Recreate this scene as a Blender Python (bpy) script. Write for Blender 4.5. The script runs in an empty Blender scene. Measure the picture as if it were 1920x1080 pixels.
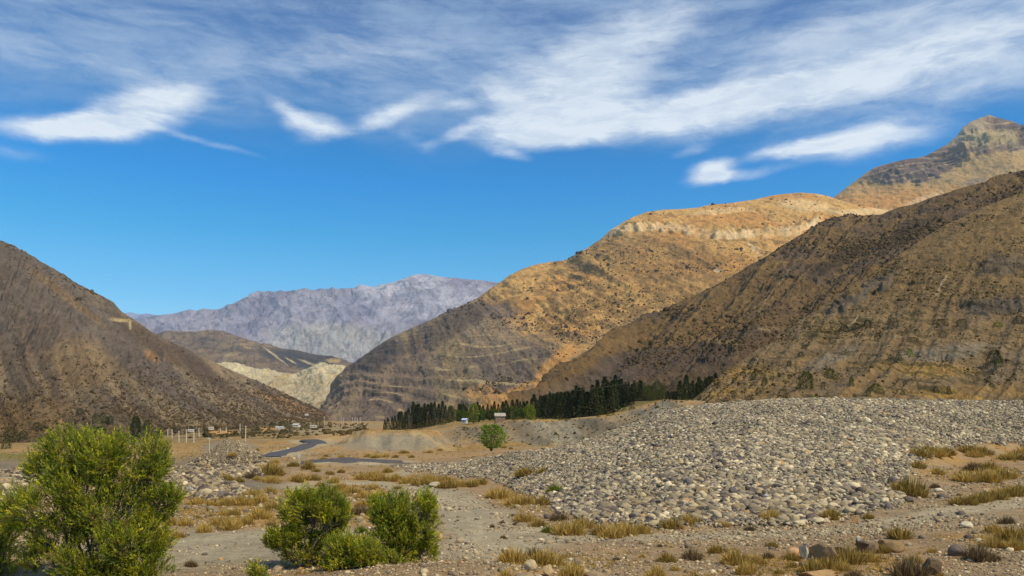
import bpy, math, random
import numpy as np
from mathutils import Vector

# ------------------------------------------------------------------ camera, sky, sun
F = 1500.0      # focal length in pixels of a 1920 wide frame
HZ = 775.0      # row of the horizon in a 1080 high frame
sc = bpy.context.scene
cam_d = bpy.data.cameras.new("camera")
cam = bpy.data.objects.new("camera", cam_d)
sc.collection.objects.link(cam)
cam.location = (0, 0, 0)
cam.rotation_euler = (math.pi / 2, 0, 0)
cam_d.sensor_width = 36.0
cam_d.lens = 36.0 * F / 1920.0
cam_d.shift_y = (HZ - 540.0) / 1920.0
cam_d.clip_start = 0.1
cam_d.clip_end = 90000
sc.camera = cam
HAZE = 3.0e-5

SUN = Vector((0.50, -0.42, 0.78)).normalized()
sun_el = math.asin(SUN.z)
sun_az = math.atan2(SUN.x, SUN.y)
sd = bpy.data.lights.new("sun", 'SUN')
sd.energy = 4.3
sd.angle = math.radians(0.55)
sd.color = (1.0, 0.88, 0.70)
so = bpy.data.objects.new("sun", sd)
sc.collection.objects.link(so)
so.rotation_euler = (-SUN).to_track_quat('-Z', 'Y').to_euler()

sc.view_settings.view_transform = 'Standard'
sc.view_settings.look = 'None'
sc.view_settings.exposure = 0.0
sc.view_settings.gamma = 1.0

def srgb(r, g, b, k=1.0):
    out = []
    for c in (r, g, b):
        c = c / 255.0
        out.append((c / 12.92 if c <= 0.04045 else ((c + 0.055) / 1.055) ** 2.4) * k)
    return np.array(out)

def build_world():
    w = bpy.data.worlds.new("World")
    sc.world = w
    w.use_nodes = True
    nt = w.node_tree
    nt.nodes.clear()
    N = nt.nodes.new
    L = nt.links.new
    def math_(op, a, b=None, c=None, clamp=False):
        n = N('ShaderNodeMath'); n.operation = op; n.use_clamp = clamp
        for i, v in enumerate((a, b, c)):
            if v is None: continue
            if isinstance(v, (int, float)): n.inputs[i].default_value = v
            else: L(v, n.inputs[i])
        return n.outputs[0]
    def mix(fac, a, b, blend='MIX'):
        n = N('ShaderNodeMix'); n.data_type = 'RGBA'; n.blend_type = blend
        if isinstance(fac, (int, float)): n.inputs[0].default_value = fac
        else: L(fac, n.inputs[0])
        for i, v in ((6, a), (7, b)):
            if isinstance(v, tuple): n.inputs[i].default_value = v
            else: L(v, n.inputs[i])
        return n.outputs[2]
    def smooth(v, a, b, lo=0.0, hi=1.0):
        n = N('ShaderNodeMapRange'); n.interpolation_type = 'SMOOTHSTEP'
        L(v, n.inputs[0])
        n.inputs[1].default_value = a; n.inputs[2].default_value = b
        n.inputs[3].default_value = lo; n.inputs[4].default_value = hi
        return n.outputs[0]
    sky = N('ShaderNodeTexSky')
    sky.sky_type = 'NISHITA'
    sky.sun_disc = False
    sky.sun_elevation = sun_el
    sky.sun_rotation = sun_az
    sky.altitude = 1500
    sky.air_density = 1.0
    sky.dust_density = 0.3
    sky.ozone_density = 2.5
    tc = N('ShaderNodeTexCoord')
    sep = N('ShaderNodeSeparateXYZ'); L(tc.outputs['Generated'], sep.inputs[0])
    x, y, z = sep.outputs
    az = math_('ARCTAN2', x, y)
    hlen = math_('SQRT', math_('ADD', math_('MULTIPLY', x, x), math_('MULTIPLY', y, y)))
    v = math_('DIVIDE', z, math_('MAXIMUM', hlen, 0.05))
    cmb = N('ShaderNodeCombineXYZ'); L(az, cmb.inputs[0]); L(v, cmb.inputs[1])
    P = cmb.outputs[0]
    # deepen the blue of the clear air with height above the horizon
    ramp = N('ShaderNodeValToRGB')
    L(smooth(v, 0.0, 0.6), ramp.inputs[0])
    e = ramp.color_ramp.elements
    e[0].position = 0.0; e[0].color = (1.25, 1.78, 1.80, 1)
    e[1].position = 1.0; e[1].color = (0.30, 0.75, 1.25, 1)
    m = e.new(0.14); m.color = (0.55, 1.40, 1.60, 1)
    m = e.new(0.30); m.color = (0.14, 1.26, 1.58, 1); m = e.new(0.46); m.color = (0.0, 1.10, 1.72, 1)
    m = e.new(0.68); m.color = (0.0, 0.95, 1.45, 1)
    skyc = mix(1.0, sky.outputs[0], ramp.outputs[0], 'MULTIPLY')
    # domain warp
    def noise(vec, scale, detail, rough, sx=1.0, sy=1.0, rot=0.0, off=0.0, dist=0.0):
        mp = N('ShaderNodeMapping'); L(vec, mp.inputs[0])
        mp.inputs['Scale'].default_value = (sx, sy, 1)
        mp.inputs['Rotation'].default_value = (0, 0, rot)
        mp.inputs['Location'].default_value = (off, off * 0.7, off * 0.3)
        n = N('ShaderNodeTexNoise'); L(mp.outputs[0], n.inputs['Vector'])
        n.inputs['Scale'].default_value = scale
        n.inputs['Detail'].default_value = detail
        n.inputs['Roughness'].default_value = rough
        n.inputs['Distortion'].default_value = dist
        return n
    wn = noise(P, 7.0, 5, 0.6, 1, 1.6, 0, 3.1)
    wv = N('ShaderNodeVectorMath'); wv.operation = 'SUBTRACT'
    L(wn.outputs['Color'], wv.inputs[0]); wv.inputs[1].default_value = (0.5, 0.5, 0.5)
    wsc = N('ShaderNodeVectorMath'); wsc.operation = 'MULTIPLY'
    L(wv.outputs[0], wsc.inputs[0]); wsc.inputs[1].default_value = (0.055, 0.032, 0)
    wp = N('ShaderNodeVectorMath'); wp.operation = 'ADD'
    L(P, wp.inputs[0]); L(wsc.outputs[0], wp.inputs[1])
    W = wp.outputs[0]
    def blobs(lst):
        tot = None
        for (px, py, rx, ry, rot, wgt) in lst:
            a = (px - 960) / F; b = (HZ - py) / F
            u0 = math.atan(a); v0 = b / math.sqrt(1 + a * a)
            mp = N('ShaderNodeMapping'); mp.vector_type = 'TEXTURE'
            L(W, mp.inputs[0])
            mp.inputs['Location'].default_value = (u0, v0, 0)
            mp.inputs['Rotation'].default_value = (0, 0, math.radians(rot))
            s = math.cos(u0)
            mp.inputs['Scale'].default_value = (rx / F * s * 1.35, ry / F * s * 1.35, 1)
            ln = N('ShaderNodeVectorMath'); ln.operation = 'LENGTH'; L(mp.outputs[0], ln.inputs[0])
            g = smooth(ln.outputs['Value'], 1.15, 0.0, 0.0, wgt)
            tot = g if tot is None else math_('ADD', tot, g)
        return tot
    bright = blobs([
        (140, 250, 165, 26, 6, 1.0), (285, 205, 100, 38, 18, 1.0), (210, 238, 120, 24, 14, .6), (345, 168, 80, 22, 12, .45), (250, 190, 60, 18, 25, .4),
        (45, 290, 95, 14, 2, .45), (400, 268, 90, 10, -7, .4),
        (535, 208, 42, 26, -25, .85), (590, 236, 62, 30, 8, 1.0),
        (735, 214, 85, 24, 26, 1.0), (852, 198, 40, 14, 5, .6), (865, 250, 70, 14, 28, .5), (790, 268, 60, 16, -20, .35),
        (1060, 200, 150, 62, 12, 1.3), (1010, 245, 130, 34, 4, .9), (940, 180, 60, 30, -20, .6),
        (1210, 222, 210, 36, 8, .95), (1400, 190, 230, 46, 12, .85), (1600, 150, 270, 50, 13, .78),
        (1820, 140, 210, 80, 8, .6), (1600, 268, 160, 36, 2, 1.0), (1510, 284, 90, 14, 4, .6),
        (1335, 325, 55, 24, 4, 1.25), (1390, 330, 90, 10, 0, .55), (968, 292, 48, 12, -14, .55),
        (1200, 60, 200, 75, 24, .85), (1060, 105, 220, 50, 12, .6), (1500, 95, 260, 60, 10, .45), (1850, 60, 200, 70, 0, .4), (1290, 285, 50, 10, 12, .35),
        (1700, 20, 260, 26, 4, .4), (150, 115, 240, 50, -5, .35), (560, 110, 260, 50, 12, .35),
        (760, 90, 200, 40, 8, .3), (315, 445, 22, 6, 0, .28)])
    n1 = noise(W, 9.0, 10, 0.62, 1, 2.4, 0.10, 1.7, 0.4)
    n2 = noise(W, 26.0, 8, 0.6, 1, 2.6, 0.22, 5.2, 0.6)
    n5 = noise(W, 15.0, 10, 0.68, 1, 4.2, -0.28, 2.2, 0.3)
    nn = math_('ADD', math_('MULTIPLY', math_('SUBTRACT', n1.outputs[0], 0.5), 1.25),
               math_('ADD', math_('MULTIPLY', math_('SUBTRACT', n2.outputs[0], 0.5), 0.55), math_('MULTIPLY', math_('SUBTRACT', n5.outputs[0], 0.5), 0.9)))
    cov = smooth(math_('ADD', bright, math_('MULTIPLY', nn, math_('ADD', 0.22, math_('MULTIPLY', bright, 0.62)))), 0.08, 1.42)
    # veil of thin high cloud, starting above the clear band
    n3 = noise(P, 3.2, 9, 0.58, 1, 2.6, 0.16, 9.4, 0.8)
    edge = math_('ADD', v, math_('MULTIPLY', math_('SUBTRACT', n1.outputs[0], 0.5), 0.10))
    veil = math_('MULTIPLY', smooth(edge, 0.305, 0.42), smooth(math_('ADD', n3.outputs[0], math_('MULTIPLY', math_('SUBTRACT', n5.outputs[0], 0.5), 0.55)), 0.30, 0.72, 0.16, 0.95))
    veilc = mix(smooth(v, 0.30, 0.62), (3.9, 5.4, 7.7, 1), (2.6, 3.9, 6.0, 1))
    cloudc = mix(smooth(v, 0.30, 0.56), (8.8, 9.6, 10.3, 1), (6.2, 7.2, 8.5, 1))
    cloudc = mix(smooth(math_('ADD', n1.outputs[0], math_('MULTIPLY', math_('SUBTRACT', n5.outputs[0], 0.5), 1.2)), 0.30, 0.62, 0.0, 1.0), mix(0.32, cloudc, veilc), cloudc)
    c1 = mix(veil, skyc, veilc)
    c2 = mix(math_('MINIMUM', math_('MULTIPLY', cov, 1.12), 0.95), c1, cloudc)
    bg = N('ShaderNodeBackground'); L(c2, bg.inputs[0]); bg.inputs[1].default_value = 0.10
    out = N('ShaderNodeOutputWorld'); L(bg.outputs[0], out.inputs[0])
    w.cycles.sampling_method = 'MANUAL'
    w.cycles.sample_map_resolution = 512
build_world()

# ------------------------------------------------------------------ helpers
COL = sc.collection
rng = np.random.default_rng(11)
random.seed(11)

def hash3(i, j, k):
    h = (i * 374761393 + j * 668265263 + k * 2147483647 % 4294967291) & 0xffffffff
    h = ((h ^ (h >> 13)) * 1274126177) & 0xffffffff
    h = ((h ^ (h >> 16)) * 2246822519) & 0xffffffff
    h = h ^ (h >> 15)
    return (h & 0xffffff) / float(0xffffff)

def vn(x, y, z=0.0, seed=0):
    x = np.asarray(x, float); y = np.asarray(y, float); z = np.zeros_like(x) + z
    xi = np.floor(x).astype(np.int64); yi = np.floor(y).astype(np.int64); zi = np.floor(z).astype(np.int64)
    fx = x - xi; fy = y - yi; fz = z - zi
    fx = fx * fx * fx * (fx * (fx * 6 - 15) + 10); fy = fy * fy * fy * (fy * (fy * 6 - 15) + 10); fz = fz * fz * (3 - 2 * fz)
    r = 0
    two = bool(np.any(fz > 0))
    for dz in ((0, 1) if two else (0,)):
        wz = (fz if dz else 1 - fz) if two else 1.0
        for dy in (0, 1):
            wy = fy if dy else 1 - fy
            for dx in (0, 1):
                wx = fx if dx else 1 - fx
                r = r + hash3(xi + dx + seed * 131, yi + dy, zi + dz) * wx * wy * wz
    return r * 2 - 1

def fbm(x, y, z=0.0, o=5, seed=0, gain=0.5, lac=2.03):
    a = 1.0; s = 0; t = 0
    c, sn = math.cos(0.6), math.sin(0.6)
    for i in range(o):
        s = s + a * vn(x, y, z, seed + i * 7)
        t += a; a *= gain
        x, y = (x * c - y * sn) * lac, (x * sn + y * c) * lac
        z = z * lac
    return s / t

def ridged(x, y, z=0.0, o=5, seed=0, gain=0.5, lac=2.03):
    a = 1.0; s = 0; t = 0
    for i in range(o):
        s = s + a * (1 - 2 * np.abs(vn(x, y, z, seed + i * 7)))
        t += a; a *= gain
        x = x * lac + 3.7; y = y * lac + 1.3; z = z * lac
    return s / t

def sst(x, a, b):
    t = np.clip((x - a) / (b - a), 0, 1)
    return t * t * (3 - 2 * t)

def mixc(c, col, w):
    return c * (1 - w[..., None]) + np.asarray(col) * w[..., None]

TINT = np.array([1.08, 1.0, 0.82])   # warm light put into every vertex colour, offsetting the blue sky fill
def set_col(me, cols):
    at = me.color_attributes.new("Col", 'FLOAT_COLOR', 'POINT')
    n = len(me.vertices)
    cols = np.asarray(cols).reshape(-1, 3) * TINT
    c = np.ones((n, 4), np.float32); c[:, :3] = np.clip(cols, 0.002, 1).reshape(-1, 3)
    at.data.foreach_set("color", c.ravel())

def mesh_from(name, V, Fc, k=3, cols=None, smooth=True):
    V = np.ascontiguousarray(V, np.float32).reshape(-1, 3)
    Fc = np.ascontiguousarray(Fc, np.int32).reshape(-1, k)
    me = bpy.data.meshes.new(name)
    me.vertices.add(len(V)); me.vertices.foreach_set("co", V.ravel())
    me.loops.add(Fc.size); me.loops.foreach_set("vertex_index", Fc.ravel())
    me.polygons.add(len(Fc))
    me.polygons.foreach_set("loop_start", np.arange(0, Fc.size, k, dtype=np.int32))
    me.polygons.foreach_set("loop_total", np.full(len(Fc), k, np.int32))
    me.polygons.foreach_set("use_smooth", np.full(len(Fc), bool(smooth)))
    me.update(calc_edges=True)
    if cols is not None: set_col(me, cols)
    return me

def grid_faces(nv, nu):
    i = np.arange(nv - 1)[:, None] * nu + np.arange(nu - 1)[None, :]
    return np.stack([i, i + 1, i + nu + 1, i + nu], -1).reshape(-1, 4)

def link(name, me, mat=None, parent=None, loc=None, rz=0.0, scale=None, rot=None):
    o = bpy.data.objects.new(name, me)
    COL.objects.link(o)
    if mat is not None and me is not None and not me.materials: me.materials.append(mat)
    if parent is not None: o.parent = parent
    if loc is not None: o.location = loc
    if rot is not None: o.rotation_euler = rot
    elif rz: o.rotation_euler = (0, 0, rz)
    if scale is not None: o.scale = scale if hasattr(scale, '__len__') else (scale,) * 3
    return o

def tag(o, label=None, cat=None, group=None, kind=None):
    if label: o["label"] = label
    if cat: o["category"] = cat
    if group: o["group"] = group
    if kind: o["kind"] = kind
    return o

def copy_tree(o, parent=None):
    c = o.copy(); COL.objects.link(c)
    for k in ("label", "group"):
        if k in c and parent is None: del c[k]
    if parent is not None: c.parent = parent
    for ch in list(o.children): copy_tree(ch, c)
    return c

def pix(P):
    return 960 + P[..., 0] / P[..., 1] * F, HZ - P[..., 2] / P[..., 1] * F

def unpix(px, py, Y):
    return np.stack([(np.asarray(px, float) - 960) / F * Y, np.asarray(Y, float) + 0 * np.asarray(px, float), (HZ - np.asarray(py, float)) / F * Y], -1)

# ------------------------------------------------------------------ materials
def mat_vc(name, scales=((1.0, 0.35),), bump=(), rough=0.95, spec=0.15, speck=None, transl=0.0):
    """colour attribute x noise at several scales; bump = [(scale, distance)], in metres"""
    m = bpy.data.materials.new(name); m.use_nodes = True
    nt = m.node_tree; N = nt.nodes.new; L = nt.links.new
    bs = nt.nodes['Principled BSDF']
    bs.inputs['Roughness'].default_value = rough
    bs.inputs['Specular IOR Level'].default_value = spec
    at = N('ShaderNodeAttribute'); at.attribute_name = 'Col'
    col = at.outputs['Color']
    geo = N('ShaderNodeNewGeometry') if (scales or bump) else None
    for (s, amt) in scales:
        n = N('ShaderNodeTexNoise'); L(geo.outputs['Position'], n.inputs['Vector'])
        n.inputs['Scale'].default_value = s; n.inputs['Detail'].default_value = 6; n.inputs['Roughness'].default_value = 0.65
        mr = N('ShaderNodeMapRange'); L(n.outputs[0], mr.inputs[0])
        mr.inputs[1].default_value = 0.28; mr.inputs[2].default_value = 0.72
        mr.inputs[3].default_value = 1 - amt; mr.inputs[4].default_value = 1 + amt
        mx = N('ShaderNodeMix'); mx.data_type = 'RGBA'; mx.blend_type = 'MULTIPLY'; mx.inputs[0].default_value = 1
        L(col, mx.inputs[6]); L(mr.outputs[0], mx.inputs[7]); col = mx.outputs[2]
    if speck:
        for (s, lo, hi, c, amt) in speck:
            n = N('ShaderNodeTexNoise'); L(geo.outputs['Position'], n.inputs['Vector'])
            n.inputs['Scale'].default_value = s; n.inputs['Detail'].default_value = 3; n.inputs['Roughness'].default_value = 0.7
            mr = N('ShaderNodeMapRange'); L(n.outputs[0], mr.inputs[0]); mr.interpolation_type = 'SMOOTHSTEP'
            mr.inputs[1].default_value = lo; mr.inputs[2].default_value = hi
            mr.inputs[3].default_value = 0; mr.inputs[4].default_value = amt
            mx = N('ShaderNodeMix'); mx.data_type = 'RGBA'
            L(mr.outputs[0], mx.inputs[0]); L(col, mx.inputs[6]); mx.inputs[7].default_value = (*c, 1); col = mx.outputs[2]
    L(col, bs.inputs['Base Color'])
    prev = None
    for (s, d) in bump:
        n = N('ShaderNodeTexNoise'); L(geo.outputs['Position'], n.inputs['Vector'])
        n.inputs['Scale'].default_value = s; n.inputs['Detail'].default_value = 8; n.inputs['Roughness'].default_value = 0.7
        b = N('ShaderNodeBump'); b.inputs['Distance'].default_value = d; b.inputs['Strength'].default_value = 1.0
        L(n.outputs[0], b.inputs['Height'])
        if prev is not None: L(prev, b.inputs['Normal'])
        prev = b.outputs[0]
    if prev is not None: L(prev, bs.inputs['Normal'])
    if transl > 0:
        tr = N('ShaderNodeBsdfTranslucent'); L(col, tr.inputs[0])
        ms = N('ShaderNodeMixShader'); ms.inputs[0].default_value = transl
        L(bs.outputs[0], ms.inputs[1]); L(tr.outputs[0], ms.inputs[2])
        L(ms.outputs[0], nt.nodes['Material Output'].inputs[0])
    return m

def mat_plain(name, c, rough=0.8, metal=0.0, nscale=3.0, amt=0.15, spec=0.3):
    m = bpy.data.materials.new(name); m.use_nodes = True
    nt = m.node_tree; N = nt.nodes.new; L = nt.links.new
    bs = nt.nodes['Principled BSDF']
    bs.inputs['Roughness'].default_value = rough; bs.inputs['Metallic'].default_value = metal
    bs.inputs['Specular IOR Level'].default_value = spec
    tc = N('ShaderNodeTexCoord')
    n = N('ShaderNodeTexNoise'); L(tc.outputs['Object'], n.inputs['Vector']); n.inputs['Scale'].default_value = nscale
    n.inputs['Detail'].default_value = 6
    r = N('ShaderNodeValToRGB'); L(n.outputs[0], r.inputs[0])
    c = np.array(c)
    r.color_ramp.elements[0].position = .3; r.color_ramp.elements[0].color = (*(c * (1 - amt)), 1)
    r.color_ramp.elements[1].position = .7; r.color_ramp.elements[1].color = (*np.clip(c * (1 + amt), 0, 1), 1)
    L(r.outputs[0], bs.inputs['Base Color'])
    return m

M_far = mat_vc("far_rock", ((0.004, .15), (0.02, .15)), ((0.006, 60), (0.03, 14)))
M_mtn = mat_vc("mountain_rock", ((0.012, .15), (0.07, .22)), ((0.02, 12), (0.1, 3.0)))
M_near = mat_vc("hillside_soil", ((0.03, .15), (0.25, .25), (1.2, .2)), ((0.08, 2.5), (0.5, 0.6)))
M_ground = mat_vc("ground_soil", ((0.05, .10), (0.6, .22), (4.0, .30)), ((0.9, 0.16), (6.0, 0.06)),
                  speck=((9.0, .60, .66, (0.40, 0.37, 0.31), .75), (13.0, .62, .68, (0.09, 0.08, 0.075), .8)))
M_stone = mat_vc("stone", ((3.0, .18), (14, .15)), ((9.0, 0.02),), rough=0.9)
M_boulder = mat_vc("boulder_rock", ((1.5, .2), (8, .22)), ((2.5, 0.06), (14.0, 0.02)), rough=0.92)
M_leaf = mat_vc("willow_leaf", (), (), rough=0.55, spec=0.3, transl=0.35)
M_needle = mat_vc("dark_foliage", (), (), rough=0.8, spec=0.1, transl=0.1)
M_grass = mat_vc("dry_grass", (), (), rough=0.85, spec=0.1, transl=0.25)
M_bark = mat_plain("bark", (0.13, 0.10, 0.075), 0.9, 0, 8, .35)
M_pole = mat_plain("concrete_pole", (0.62, 0.58, 0.50), 0.8, 0, 1, .12)
M_wire = mat_plain("wire_metal", (0.22, 0.17, 0.15), 0.6)
M_asph = mat_plain("asphalt", (0.085, 0.078, 0.075), 0.9, 0, 1.5, .2)

# ------------------------------------------------------------------ ground
near = [(1, -1.6), (4, -2.0), (9, -4.2), (18, -5.2), (27, -5.5)]
PROF = {
 -900: [(45, -6), (100, -9), (200, -11.5), (350, -15), (600, -20), (1000, -25), (1500, -27), (2500, -20), (9000, -20)],
 0: [(45, -6), (66, -7), (100, -8.6), (200, -11.5), (350, -15.4), (600, -21), (1000, -26), (1500, -27), (2500, -20), (9000, -20)],
 300: [(45, -6.1), (66, -7), (100, -8.5), (160, -10), (260, -12.5), (400, -16), (600, -21), (1000, -26), (1500, -26), (2500, -20), (9000, -20)],
 520: [(45, -6.1), (66, -7), (100, -8.4), (160, -9.6), (260, -11.5), (400, -14), (600, -17), (1000, -20), (1500, -20), (2500, -20), (9000, -20)],
 650: [(45, -6.2), (66, -7.1), (100, -8.4), (160, -9.6), (260, -10.5), (400, -11.5), (600, -14), (1000, -15), (1500, -15), (2500, -20), (9000, -20)],
 750: [(45, -6.2), (66, -7.3), (100, -8.4), (121, -8.7), (160, -9.6), (230, -10.4), (300, -10.5), (360, -9.5), (500, -9), (700, -9), (1000, -12), (2500, -20), (9000, -20)],
 850: [(45, -6.2), (66, -7.3), (95, -8.0), (115, -7.6), (135, -8.6), (160, -9.6), (230, -10.4), (268, -10), (296, -5.0), (330, -4), (500, -4), (1000, -5), (2500, -20), (9000, -20)],
 950: [(45, -6.3), (60, -7), (88, -7.7), (110, -5.6), (130, -6.8), (180, -9.3), (246, -10), (272, -2.7), (320, -2.2), (500, 0), (1000, 5), (2500, 0), (9000, -20)],
 1050: [(45, -6.3), (62, -6.9), (76, -6.3), (105, -5.0), (122, -5.4), (160, -8), (180, -9.3), (234, -9.8), (262, -2.8), (320, -1.8), (450, 3), (600, 7), (1000, 12), (2500, 0), (9000, -20)],
 1150: [(44, -6.2), (55, -6.2), (80, -4.7), (113, -2.5), (125, -3.0), (160, -7), (180, -9), (220, -9.5), (248, -1.2), (320, 0.6), (450, 5), (600, 9), (1000, 12), (2500, 0), (9000, -20)],
 1240: [(44, -6.2), (52, -5.9), (85, -2.9), (118, 0.1), (132, -0.4), (160, -4), (185, -6), (200, -5), (230, 3.6), (300, 5), (400, 7), (600, 10), (1000, 12), (2500, 0), (9000, -20)],
 1300: [(44, -6.2), (52, -5.8), (85, -2), (120, 1.2), (140, 0.8), (170, 0), (220, 3), (300, 5), (600, 10), (1000, 12), (2500, 0), (9000, -20)],
 1450: [(44, -6.1), (52, -5.8), (85, -1.8), (120, 2.1), (145, 1.8), (170, 1.5), (250, 4), (600, 10), (1000, 12), (2500, 0), (9000, -20)],
 1600: [(44, -6.1), (52, -5.8), (85, -1.9), (122, 2.2), (145, 1.8), (170, 1.5), (250, 4), (600, 10), (1000, 12), (2500, 0), (9000, -20)],
 1710: [(44, -5.9), (60, -5.7), (85, -3.0), (123, 1.9), (145, 1.7), (170, 1.5), (250, 4), (600, 10), (1000, 12), (2500, 0), (9000, -20)],
 1800: [(44, -5.7), (60, -5.6), (82, -5.2), (92, -4.4), (124, 1.9), (145, 1.7), (170, 1.5), (250, 4), (600, 10), (1000, 12), (2500, 0), (9000, -20)],
 1920: [(44, -5.6), (60, -5.6), (80, -5.3), (98, -4.9), (125, 1.7), (145, 1.7), (170, 1.5), (250, 4), (600, 10), (1000, 12), (2500, 0), (9000, -20)],
 2900: [(44, -5.4), (100, -4.6), (125, 1.5), (145, 1.6), (170, 1.5), (250, 4), (600, 10), (1000, 12), (2500, 0), (9000, -20)],
}
GPX = np.concatenate([np.arange(-900, -60, 9.0), np.arange(-60, 1980, 2.6), np.arange(1980, 2900, 9.0)])
GLY = np.arange(math.log(1.2), math.log(9000), 0.0085)
def gblur(A, s, axis):
    r = int(3 * s) + 1
    k = np.exp(-0.5 * (np.arange(-r, r + 1) / s) ** 2); k /= k.sum()
    pad = [(0, 0), (0, 0)]; pad[axis] = (r, r)
    B = np.pad(A, pad, mode='edge')
    return np.apply_along_axis(lambda a: np.convolve(a, k, mode='valid'), axis, B)
def make_ground():
    ks = sorted(PROF)
    cols = []
    for k in ks:
        p = near + PROF[k]
        cols.append(np.interp(GLY, [math.log(a) for a, b in p], [b for a, b in p]))
    cols = np.array(cols)                    # nk, nY
    Z = np.empty((len(GLY), len(GPX)))
    for j in range(len(GLY)):
        Z[j] = np.interp(GPX, ks, cols[:, j])
    Z = gblur(Z, 1.1, 0)
    Z = gblur(Z, 5.5, 1)
    Y = np.exp(GLY)[:, None] + 0 * GPX[None]
    X = (GPX[None] - 960) / F * Y
    def bump(px, Yc, rx, ry, h, kind='g'):
        xc = (px - 960) / F * Yc
        d = np.sqrt(((X - xc) / rx) ** 2 + ((Y - Yc) / ry) ** 2)
        d = d * (1 + 0.18 * fbm(X / 4, Y / 4, o=3, seed=5))
        if kind == 'g': return h * np.exp(-d * d)
        if kind == 'c': return h * np.clip(1 - d, 0, 1) ** 1.0
        return h * (1 - sst(d, 0.55, 1.0))   # flat top
    for b in [(395, 92, 8, 13, 1.5), (345, 78, 5, 7, 0.8), (480, 112, 7, 9, 1.0), (432, 130, 7.8, 7.5, 5.6, 'c'), (15, 82, 9, 10, 1.6), (-60, 60, 9, 8, 1.5),
              (745, 238, 19, 26, 5.2, 'f'), (640, 215, 8, 9, 2.0), (690, 205, 6, 6, .9), (610, 138, 4.5, 4, 0.9), (560, 125, 4, 4, .7), (665, 150, 5, 3, .6),
              (790, 25.5, 4.0, 2.6, 0.55), (985, 24.5, 2.5, 1.6, 0.35), (40, 30, 4, 3, .8),
              (640, 60, 5, 4, .35), (500, 320, 26, 10, 1.5), (700, 330, 22, 20, 2.0), (600, 250, 8, 8, 1.3)]:
        Z = Z + bump(*b)
    # unevenness
    amp = np.clip(Y / 60, 0.25, 1.6)
    n = fbm(X / 9, Y / 9, o=5, seed=3)
    n2 = fbm(X / 1.3, Y / 1.3, o=4, seed=9)
    Z = Z + 0.22 * amp * n + 0.045 * np.clip(Y / 40, .5, 1.5) * n2 * (Y < 400)
    # eroded bank: gullies running down its face
    slope = np.gradient(Z, axis=0) / np.gradient(Y, axis=0)
    bank = sst(slope, 0.07, 0.13) * sst(Y, 190, 205) * (1 - sst(Y, 300, 330)) * sst(GPX[None], 820, 880) * (1 - sst(GPX[None], 1260, 1300))
    g = ridged(X / 4.2 + Y / 14, Y / 40, o=4, seed=21)
    Z = Z + bank * (g * 1.3 + .35 * fbm(X / 1.5, Y / 4, o=3, seed=24))
    return X, Y, Z, bank
GX, GY, GZ, GBANK = make_ground()

def hz(px, Y):
    px = np.asarray(px, float); Y = np.asarray(Y, float)
    j = np.clip((np.log(Y) - GLY[0]) / 0.0085, 0, len(GLY) - 1.001)
    i = np.interp(px, GPX, np.arange(len(GPX)))
    i = np.clip(i, 0, len(GPX) - 1.001)
    j0 = j.astype(int); i0 = i.astype(int); fj = j - j0; fi = i - i0
    return (GZ[j0, i0] * (1 - fj) * (1 - fi) + GZ[j0 + 1, i0] * fj * (1 - fi) + GZ[j0, i0 + 1] * (1 - fj) * fi + GZ[j0 + 1, i0 + 1] * fj * fi)
GPY = HZ - GZ / GY * F
def hit(px, py, ymin=8.0):
    """first ground point seen at a picture position"""
    i = int(np.argmin(np.abs(GPX - px)))
    j0 = int((math.log(ymin) - GLY[0]) / 0.0085)
    col = GPY[j0:, i]
    k = np.argmax(col <= py)
    if col[k] > py: k = len(col) - 1
    if k > 0:
        a, b = col[k - 1], col[k]
        t = (a - py) / max(a - b, 1e-6)
    else: t = 1; 
    Y = math.exp(GLY[0] + 0.0085 * (j0 + k - 1 + t))
    return np.array([(px - 960) / F * Y, Y, float(hz(px, Y))])
def gz_at(x, y):
    return hz(960 + np.asarray(x) / np.asarray(y) * F, y)

def seg_dist(X, Y, pts):
    d = np.full(X.shape, 1e9)
    for (a, b) in zip(pts[:-1], pts[1:]):
        a = np.array(a[:2]); b = np.array(b[:2]); ab = b - a
        t = np.clip(((X - a[0]) * ab[0] + (Y - a[1]) * ab[1]) / max(ab @ ab, 1e-9), 0, 1)
        d = np.minimum(d, np.hypot(X - a[0] - t * ab[0], Y - a[1] - t * ab[1]))
    return d

def ell(px, py, cx, cy, rx, ry, rot=0.0, soft=0.35):
    c, s = math.cos(math.radians(rot)), math.sin(math.radians(rot))
    dx = px - cx; dy = -(py - cy)
    u = (dx * c + dy * s) / rx; v = (-dx * s + dy * c) / ry
    return 1 - sst(np.sqrt(u * u + v * v), 1 - soft, 1 + soft)

TRACKS = {  # picture points of dirt tracks, width in metres
 'a': ([(300, 1045), (380, 1018), (520, 1010), (600, 1000)], 5.0),
 'b': ([(400, 912), (520, 912), (620, 905), (700, 905), (760, 915), (830, 930), (905, 960), (925, 1000), (905, 1040)], 3.4),
 'c': ([(700, 905), (760, 885), (800, 872), (700, 868), (600, 868)], 2.5),
 'd': ([(905, 985), (1100, 1008), (1300, 1006), (1500, 1000), (1700, 975), (1920, 940), (2100, 915)], 2.6),
 'e': ([(905, 1040), (1000, 1015), (1100, 1008)], 2.5),
}
TW = {k: [hit(a, b) for a, b in v[0]] for k, v in TRACKS.items()}
ROAD1 = [hit(a, b) for a, b in [(505, 857), (540, 846), (570, 838), (590, 833), (600, 828.5), (588, 826), (575, 825.2)]]
ROAD2 = [hit(a, b) for a, b in [(585, 867), (660, 866.5), (728, 867)]]

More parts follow.
